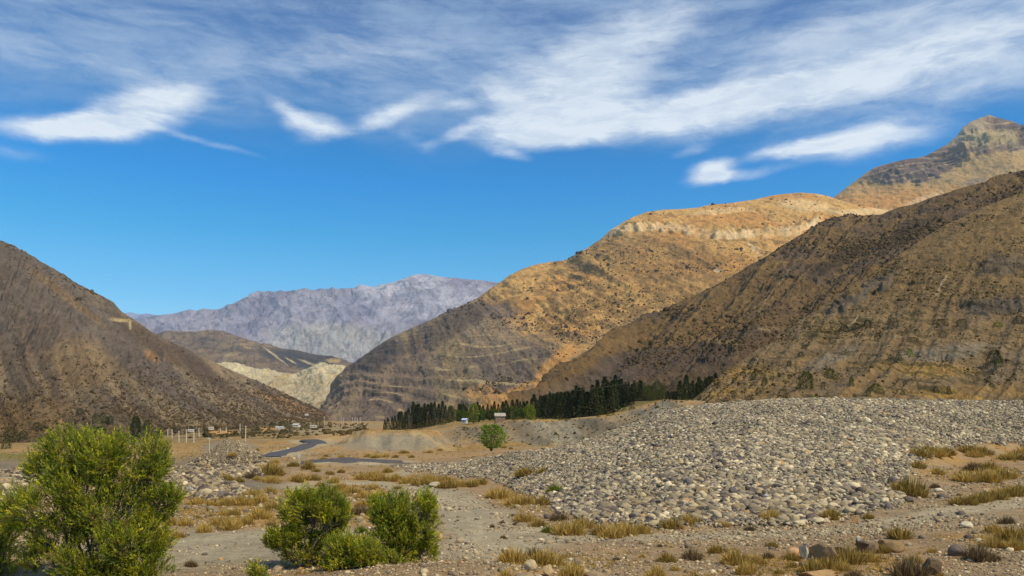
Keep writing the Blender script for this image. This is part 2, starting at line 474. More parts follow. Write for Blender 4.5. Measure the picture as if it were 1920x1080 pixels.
def ground_colors():
    px = GPX[None] + 0 * GY; py = GPY
    X, Y = GX, GY
    nA = fbm(X / 14, Y / 14, o=5, seed=31); nB = fbm(X / 3, Y / 3, o=5, seed=37); nC = fbm(X / 45, Y / 60, o=4, seed=41)
    wx = px + 14 * nA + 8 * nB; wy = py + 5 * nA + 3 * nB
    soil = srgb(150, 126, 96); grey = srgb(146, 132, 108); gold = srgb(172, 136, 74); tan = srgb(156, 132, 100)
    c = np.zeros(X.shape + (3,)) + soil
    c = mixc(c, grey, sst(nA, -.15, .35) * .7)
    c = mixc(c, tan, sst(nC, .0, .5) * .5)
    c = mixc(c, srgb(120, 104, 80), sst(nB, .1, .6) * .45)
    # golden grass plain far
    far = sst(Y, 190, 240)
    c = mixc(c, gold, far * .6 * sst(nA + .35, -.2, .3))
    c = mixc(c, srgb(120, 98, 55), far * sst(nB, .0, .35) * .6)
    c = mixc(c, srgb(134, 112, 62), far * sst(fbm(X / 30, Y / 12, o=4, seed=45), -.05, .3) * .6)
    c = mixc(c, srgb(150, 138, 112), far * sst(fbm(X / 22, Y / 10, o=4, seed=47), .12, .32) * .7)
    # dry grass ground patches
    for e in [(500, 955, 210, 32), (440, 985, 130, 14), (640, 925, 60, 18), (770, 902, 110, 12), (985, 935, 60, 22), (1090, 985, 110, 20, -6), (1180, 992, 120, 14),
              (540, 900, 70, 12), (1830, 890, 110, 12), (1030, 1055, 110, 22), (1560, 1060, 200, 22), (1850, 1005, 90, 18), (430, 848, 180, 6), (770, 850, 110, 8), (1770, 858, 100, 14), (680, 960, 40, 30)]:
        c = mixc(c, srgb(165, 132, 80), ell(wx, wy, *e[:4], rot=(e[4] if len(e) > 4 else 0)) * .6 * sst(nB, -.5, .2))
    # scattered small golden grass everywhere mid field
    c = mixc(c, srgb(160, 126, 66), sst(fbm(X / 2.2, Y / 3.0, o=4, seed=55), .12, .3) * sst(Y, 50, 70) * .55)
    # light grey gravel pad
    c = mixc(c, srgb(146, 138, 120), ell(wx, wy, 430, 1022, 170, 34) * .9)
    c = mixc(c, srgb(152, 143, 123), ell(wx, wy, 860, 960, 90, 40, -35) * .9)
    # tracks
    for k, (pts, w) in TRACKS.items():
        d = seg_dist(X, Y, TW[k]) + nB * .5
        c = mixc(c, srgb(158, 149, 128), (1 - sst(d, w * .45, w * .8)) * .8)
        ruts = np.exp(-((np.abs(d - w * .25)) / .25) ** 2)
        c = mixc(c, srgb(176, 166, 142), ruts * .4)
    # road verges
    for R, w in ((ROAD1, 6.5), (ROAD2, 6.0)):
        d = seg_dist(X, Y, R)
        c = mixc(c, srgb(165, 155, 130), (1 - sst(d, w * .8, w * 1.25)) * .75)
    # grey quarried mound
    c = mixc(c, srgb(130, 125, 112), ell(wx, wy, 745, 829, 105, 17) * .95)
    c = mixc(c, srgb(170, 150, 110), (1 - sst(seg_dist(X, Y, [hit(785, 812), hit(845, 843)]), 1.2, 3)) * .7)
    c = mixc(c, srgb(176, 148, 105), ell(wx, wy, 630, 818, 45, 10) * .7)
    # stones heap base, darkened to paint shade into the gaps between stones
    heap = heap_mask(px, py, Y)
    c = mixc(c, srgb(78, 72, 64), heap)
    c = mixc(c, srgb(105, 100, 90), ell(wx, wy, 405, 895, 120, 40) * .8)
    c = mixc(c, srgb(125, 119, 106), ell(wx, wy, 432, 842, 50, 16) * .95)
    c = mixc(c, srgb(110, 104, 96), ell(wx, wy, 10, 905, 60, 45) * .7)
    # eroded bank
    st = fbm(X / 3.0 + Y / 14, Y / 60, o=4, seed=61)
    bc = np.zeros(X.shape + (3,)) + srgb(128, 117, 98)
    bc = mixc(bc, srgb(150, 146, 130), sst(px, 960, 1010) * (1 - sst(px, 1080, 1130)) * .7)
    bc = mixc(bc, srgb(152, 148, 134), ell(px, py, 1200, 775, 60, 26) * .8)
    bc = mixc(bc, srgb(146, 124, 90), sst(st, .0, .3) * .6)
    bc = mixc(bc, srgb(108, 98, 82), sst(-st, .05, .3) * .7)
    bc = mixc(bc, srgb(112, 98, 74), sst(fbm(X / 1.6, Y / 3, o=3, seed=66), .2, .4) * .5)
    c = c * (1 - GBANK[..., None]) + bc * GBANK[..., None]
    # green / scrub at the foot of the left mountain
    fl = sst(Y, 380, 520) * (1 - sst(px, 560, 660))
    c = mixc(c, srgb(98, 92, 52), fl * sst(nA, -.1, .25) * .8)
    c = mixc(c, srgb(110, 108, 60), ell(wx, wy, 70, 856, 110, 8) * .9)
    c = mixc(c, srgb(84, 80, 44), sst(py + 5 * nB, 794, 799) * (1 - sst(py + 4 * nB, 811, 818)) * (1 - sst(px, 560, 700)) * sst(nA + nB * .5, -.25, .15) * .8)
    c = mixc(c, srgb(196, 150, 84), ell(wx, wy, 420, 811, 32, 4) * .8 + ell(wx, wy, 500, 805, 18, 3) * .6)
    c = mixc(c, srgb(150, 138, 112), ell(wx, wy, 590, 808, 50, 5) * .7 + ell(wx, wy, 660, 798, 60, 5) * .6)
    # terrace
    te = sst(Y, 250, 275) * sst(px, 850, 900) * (1 - GBANK)
    c = mixc(c, srgb(160, 134, 78), te * .5)
    c = mixc(c, srgb(80, 85, 45), te * sst(Y, 285, 310) * .6)
    return c

def heap_mask(px, py, Y):
    """cobble field, as an area of the ground (picture outline at its lower edge, depth limits)"""
    lo = np.interp(px, [735, 790, 850, 905, 960, 1030, 1042, 1100, 1200, 1300, 1500, 1600, 1690, 1700, 1705, 1730, 1800, 1920, 2300],
                       [875, 884, 892, 900, 915, 938, 962, 978, 988, 990, 984, 968, 950, 925, 885, 862, 838, 832, 838])
    lo = lo + 5 * vn(px / 17, 0 * px, seed=3) + 3 * vn(px / 6, 0 * px, seed=4)
    m = (1 - sst(py, lo - 3, lo + 3)) * sst(px, 725, 760) * (1 - sst(px, 2250, 2300))
    return m * (1 - sst(Y, 150, 160)) * (Y > 40)

gcol = ground_colors()
link("ground", mesh_from("ground", np.stack([GX, GY, GZ], -1), grid_faces(len(GLY), len(GPX)), 4, gcol), M_ground)["kind"] = "structure"

def ribbon(pts, w, name, mat, lift=0.12, label=None):
    pts = [np.array(p) for p in pts]
    # densify
    out = []
    for a, b in zip(pts[:-1], pts[1:]):
        n = max(2, int(np.linalg.norm(b - a) / 3))
        out += [a + (b - a) * t for t in np.linspace(0, 1, n, endpoint=False)]
    out.append(pts[-1]); P = np.array(out)
    for _ in range(8): P[1:-1] = (P[:-2] + P[2:] + 2 * P[1:-1]) / 4
    T = np.gradient(P[:, :2], axis=0); T /= np.linalg.norm(T, axis=1)[:, None]
    Nn = np.stack([-T[:, 1], T[:, 0]], -1)
    offs = np.linspace(-w / 2, w / 2, 5)
    z = gz_at(P[:, 0], P[:, 1])
    zs = z.copy()
    for o_ in offs: zs = np.maximum(zs, gz_at(P[:, 0] + Nn[:, 0] * o_, P[:, 1] + Nn[:, 1] * o_))
    for _ in range(3): zs[1:-1] = np.maximum(zs[1:-1], (zs[:-2] + zs[2:]) / 2)
    V = np.stack([np.stack([P[:, 0] + Nn[:, 0] * o_, P[:, 1] + Nn[:, 1] * o_, zs + lift], -1) for o_ in offs], 1)
    # verge skirts down to the ground
    sk = [(-w / 2 - 1.2), (w / 2 + 1.2)]
    L0 = np.stack([P[:, 0] + Nn[:, 0] * sk[0], P[:, 1] + Nn[:, 1] * sk[0], zs - .5], -1)[:, None]
    R0 = np.stack([P[:, 0] + Nn[:, 0] * sk[1], P[:, 1] + Nn[:, 1] * sk[1], zs - .5], -1)[:, None]
    V = np.concatenate([L0, V, R0], 1)
    me = mesh_from(name, V, grid_faces(V.shape[0], V.shape[1]), 4)
    o = link(name, me, mat)
    o["kind"] = "structure"
    return o
ribbon(ROAD1, 4.8, "road", M_asph, .15)
ribbon(ROAD2, 7.5, "road", M_asph, .45)

# ------------------------------------------------------------------ mountains
def resample(row, n):
    a = np.array(row, float)
    t = np.concatenate([[0], np.cumsum(np.hypot(np.diff(a[:, 0]), np.diff(a[:, 1])))]); t /= t[-1]
    u = np.linspace(0, 1, n)
    return np.stack([np.interp(u, t, a[:, k]) for k in range(3)], -1)

def mountain(name, rows, nu, nv, disp, color, mat, back=1.25, rough=1.0, tex=1.0, crest_keep=0.25):
    """rows: crest first, foot last; each a list of (px, py, depth). Adds a falling back side."""
    R = [resample(r, nu) for r in rows]
    W = [unpix(r[:, 0], r[:, 1], r[:, 2]) for r in R]
    # smooth the interior of the net rows but keep the crest outline
    K = len(W)
    ts = np.linspace(0, K - 1, nv)
    A = np.stack(W)                              # K,nu,3
    P = np.empty((nv, nu, 3))
    # Catmull-Rom across the rows
    for i, t in enumerate(ts):
        k = min(int(t), K - 2); f = t - k
        p0 = A[max(k - 1, 0)]; p1 = A[k]; p2 = A[k + 1]; p3 = A[min(k + 2, K - 1)]
        P[i] = 0.5 * ((2 * p1) + (-p0 + p2) * f + (2 * p0 - 5 * p1 + 4 * p2 - p3) * f * f + (-p0 + 3 * p1 - 3 * p2 + p3) * f ** 3)
    bk = []
    n_b = max(6, nv // 12)
    crest = P[0]
    zmin = min(crest[:, 2].min(), -30)
    for s in np.linspace(1, 1 / n_b, n_b):
        q = crest.copy()
        q[:, 0] *= 1 + (back - 1) * s; q[:, 1] *= 1 + (back - 1) * s
        q[:, 2] = crest[:, 2] - s ** 1.2 * (crest[:, 2] * 0.55 + 10)
        bk.append(q)
    P = np.concatenate([np.array(bk), P], 0)
    tt = np.concatenate([-np.linspace(1, 1 / n_b, n_b), np.linspace(0, 1, nv)])[:, None] + np.zeros((1, nu))
    uu = np.linspace(0, 1, nu)[None] + 0 * tt
    du = np.gradient(P, axis=1); dv = np.gradient(P, axis=0)
    Nr = np.cross(dv, du)
    Nr /= np.linalg.norm(Nr, axis=-1, keepdims=True) + 1e-9
    sgn = np.sign(Nr[..., 2].mean()); Nr = Nr * sgn
    d = disp(P, uu, tt)
    qx, qy = pix(P); qx = np.nan_to_num(qx); qy = np.nan_to_num(qy)
    d = d + P[..., 1] / F * rough * (2.6 * fbm(qx / 11, qy / 8, o=3, seed=3) + 1.3 * ridged(qx / 5, qy / 4, o=2, seed=6))
    keep = crest_keep + (1 - crest_keep) * sst(np.abs(tt), 0.0, 0.12)
    footk = 1 - .8 * sst(tt, .93, 1.0)
    P = P + Nr * (d * keep * footk)[..., None]
    col = color(P, uu, tt, d)
    t1 = fbm(qx / 9, qy / 6, o=3, seed=16); t2 = vn(qx / 2.6, qy / 2.1, seed=19)
    col = col * (1 + tex * (.26 * t1 + .17 * t2))[..., None]
    col = col * (1 + .05 * vn(qx / 7, qy / 5, seed=23)[..., None] * np.array([1, 0, -1]))
    Fc = grid_faces(P.shape[0], nu)
    if sgn > 0: pass
    o = link(name, mesh_from(name, P, Fc, 4, col), mat)
    o["kind"] = "structure"
    return P

def shear_rows(foot, py_add):
    return [(a, b + py_add, c) for a, b, c in foot]

# --- far range and the ridge beyond it
far_crest = [(60, 640, 12500), (150, 612, 12500), (240, 600, 12300), (290, 592, 12000), (330, 587, 12000), (355, 580, 12000), (368, 583, 12000), (380, 579, 12000), (400, 581, 12000), (425, 578, 12000),
             (455, 564, 12000), (480, 557, 12000), (505, 555, 12000), (540, 549, 12000), (565, 542, 12000), (574, 543, 12000), (584, 549, 12000), (610, 546, 12000), (640, 541, 12000),
             (664, 540, 12000), (676, 533, 12000), (700, 538, 12000), (712, 534, 12000), (740, 529, 12000), (755, 523, 12000), (778, 515, 12000), (800, 514.5, 12000), (822, 519, 12000), (860, 523, 12200),
             (900, 526, 12300), (940, 531, 12500), (1000, 545, 12500), (1100, 570, 12500)]
def far_disp(P, u, t):
    x = P[..., 0]; y = P[..., 1]; z = P[..., 2]
    return 170 * ridged(x / 1500 + z / 1300, z / 1500, o=6, seed=2) + 70 * ridged(x / 330 - z / 400, z / 330, o=5, seed=8) + 25 * np.sin(z / 60 + 3 * fbm(x / 2000, z / 2000, o=3)) 
def far_col(P, u, t, d):
    px, py = pix(P); x, z = P[..., 0], P[..., 2]
    n = fbm(x / 700, z / 500, o=5, seed=4); n2 = fbm(x / 160, z / 90, o=4, seed=14)
    c = np.zeros(P.shape) + srgb(140, 125, 112)
    c = mixc(c, srgb(118, 105, 100), sst(n, -.1, .4) * .8)
    c = mixc(c, srgb(176, 160, 138), sst(px, 640, 700) * (1 - sst(py, 545, 640)) * sst(n2, -.3, .3) * .7)
    c = mixc(c, srgb(165, 148, 112), ell(px, py, 620, 640, 120, 35) * .6)
    c = mixc(c, srgb(128, 110, 100), sst(px, 800, 860) * (1 - sst(py, 530, 545)) * .9)
    return c * np.array([1.16, 1.50, 2.6])  # distance haze put into the rock colour: paler and bluer
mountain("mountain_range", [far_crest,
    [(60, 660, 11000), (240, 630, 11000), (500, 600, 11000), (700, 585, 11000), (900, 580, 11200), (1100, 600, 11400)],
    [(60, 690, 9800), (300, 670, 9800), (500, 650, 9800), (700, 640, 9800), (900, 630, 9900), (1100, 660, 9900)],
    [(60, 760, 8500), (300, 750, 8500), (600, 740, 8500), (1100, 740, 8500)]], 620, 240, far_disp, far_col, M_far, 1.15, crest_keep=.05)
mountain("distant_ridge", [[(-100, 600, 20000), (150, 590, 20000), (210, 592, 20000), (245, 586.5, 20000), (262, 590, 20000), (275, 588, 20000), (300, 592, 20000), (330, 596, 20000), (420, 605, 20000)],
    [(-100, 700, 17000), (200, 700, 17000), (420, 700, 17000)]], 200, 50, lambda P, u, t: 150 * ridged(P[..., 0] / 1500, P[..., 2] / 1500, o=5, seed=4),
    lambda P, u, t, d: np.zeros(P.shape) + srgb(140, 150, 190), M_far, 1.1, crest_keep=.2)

# --- the low brown hill and the pale badlands in the gap
def mid_disp(P, u, t):
    x, z = P[..., 0], P[..., 2]
    return 45 * ridged(x / 420 + z / 700, z / 600, o=5, seed=12) + 12 * fbm(x / 90, z / 70, o=4, seed=13)
def mid_col(P, u, t, d):
    px, py = pix(P); n = fbm(P[..., 0] / 90, P[..., 2] / 40, o=5, seed=17); n2 = fbm(P[..., 0] / 35, P[..., 2] / 18, o=3, seed=18)
    c = np.zeros(P.shape) + srgb(118, 104, 88)
    c = mixc(c, srgb(150, 132, 100), ell(px, py, 440, 655, 60, 14) * sst(n, -.2, .2) * .8)
    dark = np.maximum(ell(px + 18 * n, py + 8 * n, 560, 676, 80, 12, -12), ell(px + 18 * n, py + 7 * n, 420, 650, 60, 10, -14) * .4)
    dark = np.maximum(dark, ell(px + 12 * n, py + 6 * n, 590, 666, 60, 7, -10) * .9)
    c = mixc(c, srgb(62, 64, 66), dark * .95)  # cloud shadow painted into the hill colour as dark slate patches
    c = mixc(c, srgb(70, 64, 52), sst(n2, .15, .35) * .6)
    c = mixc(c, srgb(185, 170, 140), (ell(px + 5 * n2, py + 2 * n2, 517, 668, 26, 2, -38) + ell(px + 4 * n2, py, 580, 681, 20, 2.0, -22) + ell(px, py, 545, 676, 12, 1.6, -30)) * .7)
    c = mixc(c, srgb(170, 150, 105), ell(px, py, 625, 676, 14, 4) * .8)
    return c
mountain("brown_hill", [[(200, 660, 6400), (280, 632, 6300), (310, 619.5, 6200), (340, 621, 6200), (365, 621.5, 6200), (390, 617.5, 6200), (420, 621, 6200), (445, 630, 6100), (480, 642, 6100), (500, 649, 6000), (530, 654, 6000),
                      (560, 657, 6000), (590, 664, 6000), (625, 669, 5900), (645, 680, 5900), (680, 690, 5900), (760, 705, 5900)],
    [(200, 690, 5600), (350, 660, 5500), (500, 676, 5400), (620, 690, 5300), (760, 720, 5300)],
    [(200, 730, 4800), (400, 720, 4800), (760, 740, 4800)]], 420, 130, mid_disp, mid_col, M_mtn, 1.15, crest_keep=.12)
def bad_disp(P, u, t):
    x, z = P[..., 0], P[..., 2]
    return 34 * ridged(x / 130, z / 260, o=5, seed=22) + 6 * fbm(x / 30, z / 25, o=3, seed=23)
def bad_col(P, u, t, d):
    px, py = pix(P); n = fbm(P[..., 0] / 40, P[..., 2] / 30, o=5, seed=27)
    c = np.zeros(P.shape) + srgb(172, 162, 136)
    c = mixc(c, srgb(194, 186, 158), (1 - sst(py, 690, 712)) * .8)
    c = mixc(c, srgb(135, 124, 108), sst(n + (py - 730) / 120, .0, .45) * .75)
    c = mixc(c, srgb(80, 80, 60), sst(fbm(P[..., 0] / 14, P[..., 2] / 12, o=3, seed=28), .3, .45) * .5)
    c = mixc(c, srgb(190, 172, 120), sst(n, .2, .4) * .5)
    return c
mountain("pale_badlands", [[(300, 690, 4300), (380, 684, 4200), (410, 682, 4200), (425, 682, 4200), (445, 684, 4200), (470, 688, 4150), (500, 694, 4100), (530, 699, 4050), (550, 701, 4050), (565, 694, 4050),
                            (585, 687, 4000), (610, 684, 4000), (640, 685, 4000), (660, 690, 4000), (760, 700, 4000)],
    [(300, 720, 3700), (450, 712, 3700), (550, 722, 3700), (640, 715, 3650), (760, 720, 3600)],
    [(300, 780, 3100), (500, 775, 3000), (600, 780, 2900), (760, 790, 2800)]], 380, 150, bad_disp, bad_col, M_mtn, 1.12, crest_keep=.2)

# --- the high peak
def peak_disp(P, u, t):
    px, py = pix(P); x, z = P[..., 0], P[..., 2]
    cliffs = peak_cliff(px, py)
    r = 75 * ridged(x / 420 - z / 900, z / 800, o=6, seed=42) + 16 * ridged(x / 90, z / 110, o=4, seed=43)
    s = z / 55 + 2.0 * fbm(x / 500, z / 300, o=3, seed=44)
    st = (s - np.floor(s)); st = sst(st, 0.0, .75) - st
    return r * (0.55 + 0.6 * cliffs) + cliffs * st * 46
def peak_cliff(px, py):
    n = 6 * vn(px / 14, py / 9, seed=2)
    top = np.interp(px, [1560, 1610, 1650, 1700, 1740, 1800, 1855, 1920, 2100], [400, 335, 300, 280, 270, 240, 200, 200, 200])
    bot = np.interp(px, [1560, 1610, 1650, 1700, 1740, 1770, 1820, 1880, 1920, 2000], [330, 338, 342, 343, 340, 325, 290, 285, 275, 270])
    return sst(py + n, top - 4, top + 8) * (1 - sst(py + n, bot - 4, bot + 5))
def peak_col(P, u, t, d):
    px, py = pix(P); x, z = P[..., 0], P[..., 2]
    n = fbm(x / 160, z / 100, o=5, seed=47); n2 = fbm(x / 50, z / 18, o=4, seed=48)
    c = np.zeros(P.shape) + srgb(178, 146, 92)
    c = mixc(c, srgb(158, 138, 100), (1 - sst(py, 330, 372)) * .8)
    c = mixc(c, srgb(190, 140, 76), sst(py + n * 20, 345, 380) * .7)
    cl = peak_cliff(px, py)
    cc = np.zeros(P.shape) + srgb(112, 98, 90)
    cc = mixc(cc, srgb(98, 84, 80), sst(n2, -.1, .25) * .7)
    cc = mixc(cc, srgb(175, 160, 138), ((1 - sst(px, 1840, 1870)) * (1 - sst(py, 262, 285)) * sst(px, 1740, 1780)) * .7)
    cc = mixc(cc, srgb(172, 160, 120), (sst(px, 1800, 1830) * (1 - sst(px, 1900, 1915)) * sst(py, 240, 250) * (1 - sst(py, 262, 280))) * .7)
    sv = z / 55 + 2.0 * fbm(x / 500, z / 300, o=3, seed=44); sv = sv - np.floor(sv)
    cc = mixc(cc, srgb(165, 148, 118), (1 - sst(np.abs(sv - .9), .05, .16)) * .75)
    c = c * (1 - cl[..., None]) + cc * cl[..., None]
    c = mixc(c, srgb(205, 180, 145), ell(px + 12 * n, py + 5 * n, 1640, 400, 60, 10) * .8 + ell(px + 12 * n, py, 1720, 380, 50, 6, 25) * .6)
    c = mixc(c, srgb(125, 115, 105), ell(px + 10 * n, py + 6 * n, 1830, 342, 25, 8, 20) * .6)
    return c
mountain("peak", [[(1480, 430, 5100), (1540, 385, 5100), (1565, 369, 5100), (1600, 341, 5100), (1622, 325, 5100), (1640, 313, 5100), (1670, 305, 5050), (1695, 299, 5000), (1712, 297, 5000), (1735, 292, 5000), (1757, 280, 5000),
                   (1775, 270, 5000), (1795, 253, 5000), (1806, 238, 5000), (1822, 227, 5000), (1843, 219, 5000), (1854, 214, 5000), (1866, 219, 5000), (1880, 223, 5000), (1893, 226, 5000), (1903, 229, 4950),
                   (1912, 236, 4900), (1930, 228, 4900), (1980, 205, 4900), (2040, 215, 4900), (2300, 330, 4900)],
    [(1480, 450, 4700), (1600, 378, 4650), (1700, 355, 4550), (1800, 318, 4500), (1900, 290, 4450), (2300, 380, 4400)],
    [(1480, 480, 4300), (1600, 410, 4250), (1720, 392, 4100), (1820, 372, 4000), (1920, 350, 3950), (2300, 430, 3900)],
    [(1480, 560, 3700), (1700, 520, 3500), (2300, 520, 3400)]], 620, 300, peak_disp, peak_col, M_mtn, 1.2, rough=.5, tex=.5, crest_keep=.10)

# --- golden mountain
def gold_disp(P, u, t):
    px, py = pix(P); x, y, z = P[..., 0], P[..., 1], P[..., 2]
    low = sst(py, 600, 680)
    g = ridged(x / 260 + z / 420, z / 900, o=5, seed=52) * 34 * (1 - .65 * low)
    g2 = ridged(x / 75 + z / 140, z / 240, o=4, seed=53) * 8 * (1 - .5 * low)
    st = z / 30 + 2.5 * fbm(x / 380, z / 180, o=3, seed=54); st = st - np.floor(st)
    band = gold_band(px, py)
    return g * (.45 + .55 * sst(py, 400, 470)) + g2 + low * (sst(st, 0, .7) - st) * 10 * 1.4 + band * (14 + 16 * ridged(x / 40, z / 60, o=3, seed=57)) + 5 * fbm(x / 30, z / 30, o=3, seed=56)
def gold_band(px, py):
    n = vn(px / 11, py / 7, seed=8)
    line = np.interp(px, [1100, 1150, 1220, 1280, 1330, 1400, 1450, 1500, 1540, 1580], [470, 432, 424, 428, 440, 440, 437, 430, 412, 400])
    on = np.interp(px, [1120, 1150, 1290, 1305, 1330, 1345, 1415, 1425, 1440, 1452, 1475, 1490, 1500, 1530, 1545], [0, .7, .7, .3, .5, 1, 1, .3, .6, .2, .8, .5, 1, 1, 0])
    return on * (1 - sst(np.abs(py + 4 * n - line), 5, 11))
def gold_col(P, u, t, d):
    px, py = pix(P); x, y, z = P[..., 0], P[..., 1], P[..., 2]
    n = fbm(x / 160, z / 110, o=5, seed=62); n2 = fbm(x / 30, z / 20, o=4, seed=63); n3 = fbm(x / 60 + z / 90, z / 260, o=4, seed=64)
    c = np.zeros(P.shape) + srgb(188, 152, 94)
    c = mixc(c, srgb(186, 138, 76), sst(n, -.1, .35) * .7)
    # scrub in dark flecks, thick in belts
    belt = np.clip(.25 + ell(px, py, 1230, 510, 170, 70, -8) * .8 + ell(px, py, 1010, 590, 120, 50, 10) * .7 + ell(px, py, 1180, 580, 130, 50) * .3, 0, 1)
    belt = belt * sst(py, 400, 450)
    c = mixc(c, srgb(128, 102, 62), sst(n2 + .35 * belt + .35 * n3, .26, .42) * .7)
    c = mixc(c, srgb(140, 112, 72), ell(px + 20 * n, py + 10 * n, 1240, 500, 160, 60, -10) * .5)
    # grey lower west flank
    lim = np.interp(px, [600, 900, 935, 1000, 1060, 1100, 1180, 1300], [400, 545, 560, 618, 640, 640, 600, 560])
    grey = sst(py + 34 * n + 14 * n2, lim - 22, lim + 38)
    gc = np.zeros(P.shape) + srgb(134, 118, 98)
    gc = mixc(gc, srgb(110, 98, 88), sst(n, -.15, .25) * .85)
    gc = mixc(gc, srgb(140, 124, 92), sst(n3, .05, .35) * .7)
    sv = z / 30 + 2.5 * fbm(x / 380, z / 180, o=3, seed=54); sv = sv - np.floor(sv)
    gc = mixc(gc, srgb(178, 162, 122), (1 - sst(np.abs(sv - .85), .03, .10)) * sst(fbm(x / 110, z / 40, o=3, seed=69), .05, .3) * .8)
    gc = mixc(gc, srgb(70, 62, 54), (1 - sst(np.abs(sv - .35), .03, .12)) * sst(fbm(x / 90, z / 40, o=3, seed=70), .1, .35) * .6)
    gc = mixc(gc, srgb(72, 68, 66), (ell(px + 16 * n, py + 8 * n, 700, 670, 60, 22, 22)) * .8)
    gc = mixc(gc, srgb(84, 74, 66), ell(px + 10 * n, py + 8 * n, 850, 605, 110, 20, 30) * .7)
    gc = mixc(gc, srgb(196, 152, 92), ell(px + 8 * n, py + 6 * n, 905, 738, 30, 16) * .6)
    c = c * (1 - grey[..., None]) + gc * grey[..., None]
    # orange strip above the tree line and along the dark mountain
    c = mixc(c, srgb(200, 152, 86), np.maximum(ell(px + 10 * n, py + 6 * n, 985, 742, 90, 20, 18), ell(px + 10 * n, py + 8 * n, 1040, 690, 60, 18, 50)) * .85 * (1 - .6 * sst(n2, .2, .35)))
    # pale rock bands
    c = mixc(c, srgb(214, 190, 152), gold_band(px, py) * .85)
    c = mixc(c, srgb(222, 196, 150), (ell(px + 8 * n2, py + 3 * n, 1355, 396, 55, 6, 4) * .5 + ell(px + 8 * n, py + 5 * n, 1510, 385, 50, 10, -5) * .6 + ell(px + 5 * n, py + 3 * n, 1620, 398, 60, 7) * .7))
    c = mixc(c, srgb(212, 190, 155), ell(px + 2 * n2, py, 1414, 466, 16, 3, -45) * .9 + ell(px, py + 2 * n2, 1345, 507, 6, 3) * .9 + ell(px, py, 1215, 595, 8, 3) * 0)
    return c
GOLDMT = mountain("golden_mountain", [[(560, 800, 2700), (600, 778, 2700), (618, 740, 2750), (633, 706, 2800), (650, 690, 2800), (672, 676, 2800), (700, 655, 2850), (722, 640, 2900), (745, 628, 2900), (775, 615, 2950), (805, 603, 3000), (830, 590, 3000),
                     (860, 577, 3000), (895, 560, 3050), (915, 545, 3050), (938, 529, 3100), (955, 517, 3100), (975, 506, 3150), (1000, 497, 3200), (1030, 491, 3200), (1062, 488, 3200), (1080, 478, 3200), (1105, 463, 3250),
                     (1130, 445, 3300), (1145, 432, 3300), (1170, 416, 3350), (1190, 405, 3400), (1215, 397, 3400), (1245, 393, 3400), (1275, 392, 3400), (1310, 389, 3450), (1330, 384, 3500), (1370, 381, 3500), (1410, 375, 3550),
                     (1445, 367, 3600), (1475, 363, 3600), (1500, 361, 3600), (1530, 363, 3600), (1550, 368, 3600), (1575, 376, 3600), (1610, 386, 3600), (1650, 392, 3600), (1700, 402, 3500), (1800, 425, 3400), (2000, 440, 3200)],
    [(560, 805, 2450), (625, 765, 2400), (700, 705, 2400), (820, 640, 2500), (950, 575, 2600), (1060, 535, 2700), (1150, 485, 2800), (1260, 440, 2950), (1400, 425, 3050), (1560, 420, 3100), (1700, 440, 3000), (2000, 480, 2700)],
    [(560, 810, 2200), (640, 782, 2100), (740, 742, 2050), (860, 690, 2050), (980, 635, 2150), (1080, 590, 2250), (1180, 560, 2350), (1300, 520, 2450), (1450, 500, 2500), (1600, 500, 2500), (2000, 540, 2300)],
    [(560, 815, 2000), (650, 790, 1900), (760, 770, 1650), (860, 752, 1550), (960, 715, 1500), (1060, 670, 1550), (1160, 650, 1650), (1300, 610, 1850), (1600, 580, 2000), (2000, 600, 1900)],
    [(560, 822, 1800), (660, 797, 1650), (780, 792, 1400), (880, 786, 1250), (1000, 775, 1100), (1080, 765, 1000), (1300, 740, 1000), (2000, 720, 1100)],
    ], 1000, 420, gold_disp, gold_col, M_mtn, 1.25, rough=.7, tex=.6, crest_keep=.15)

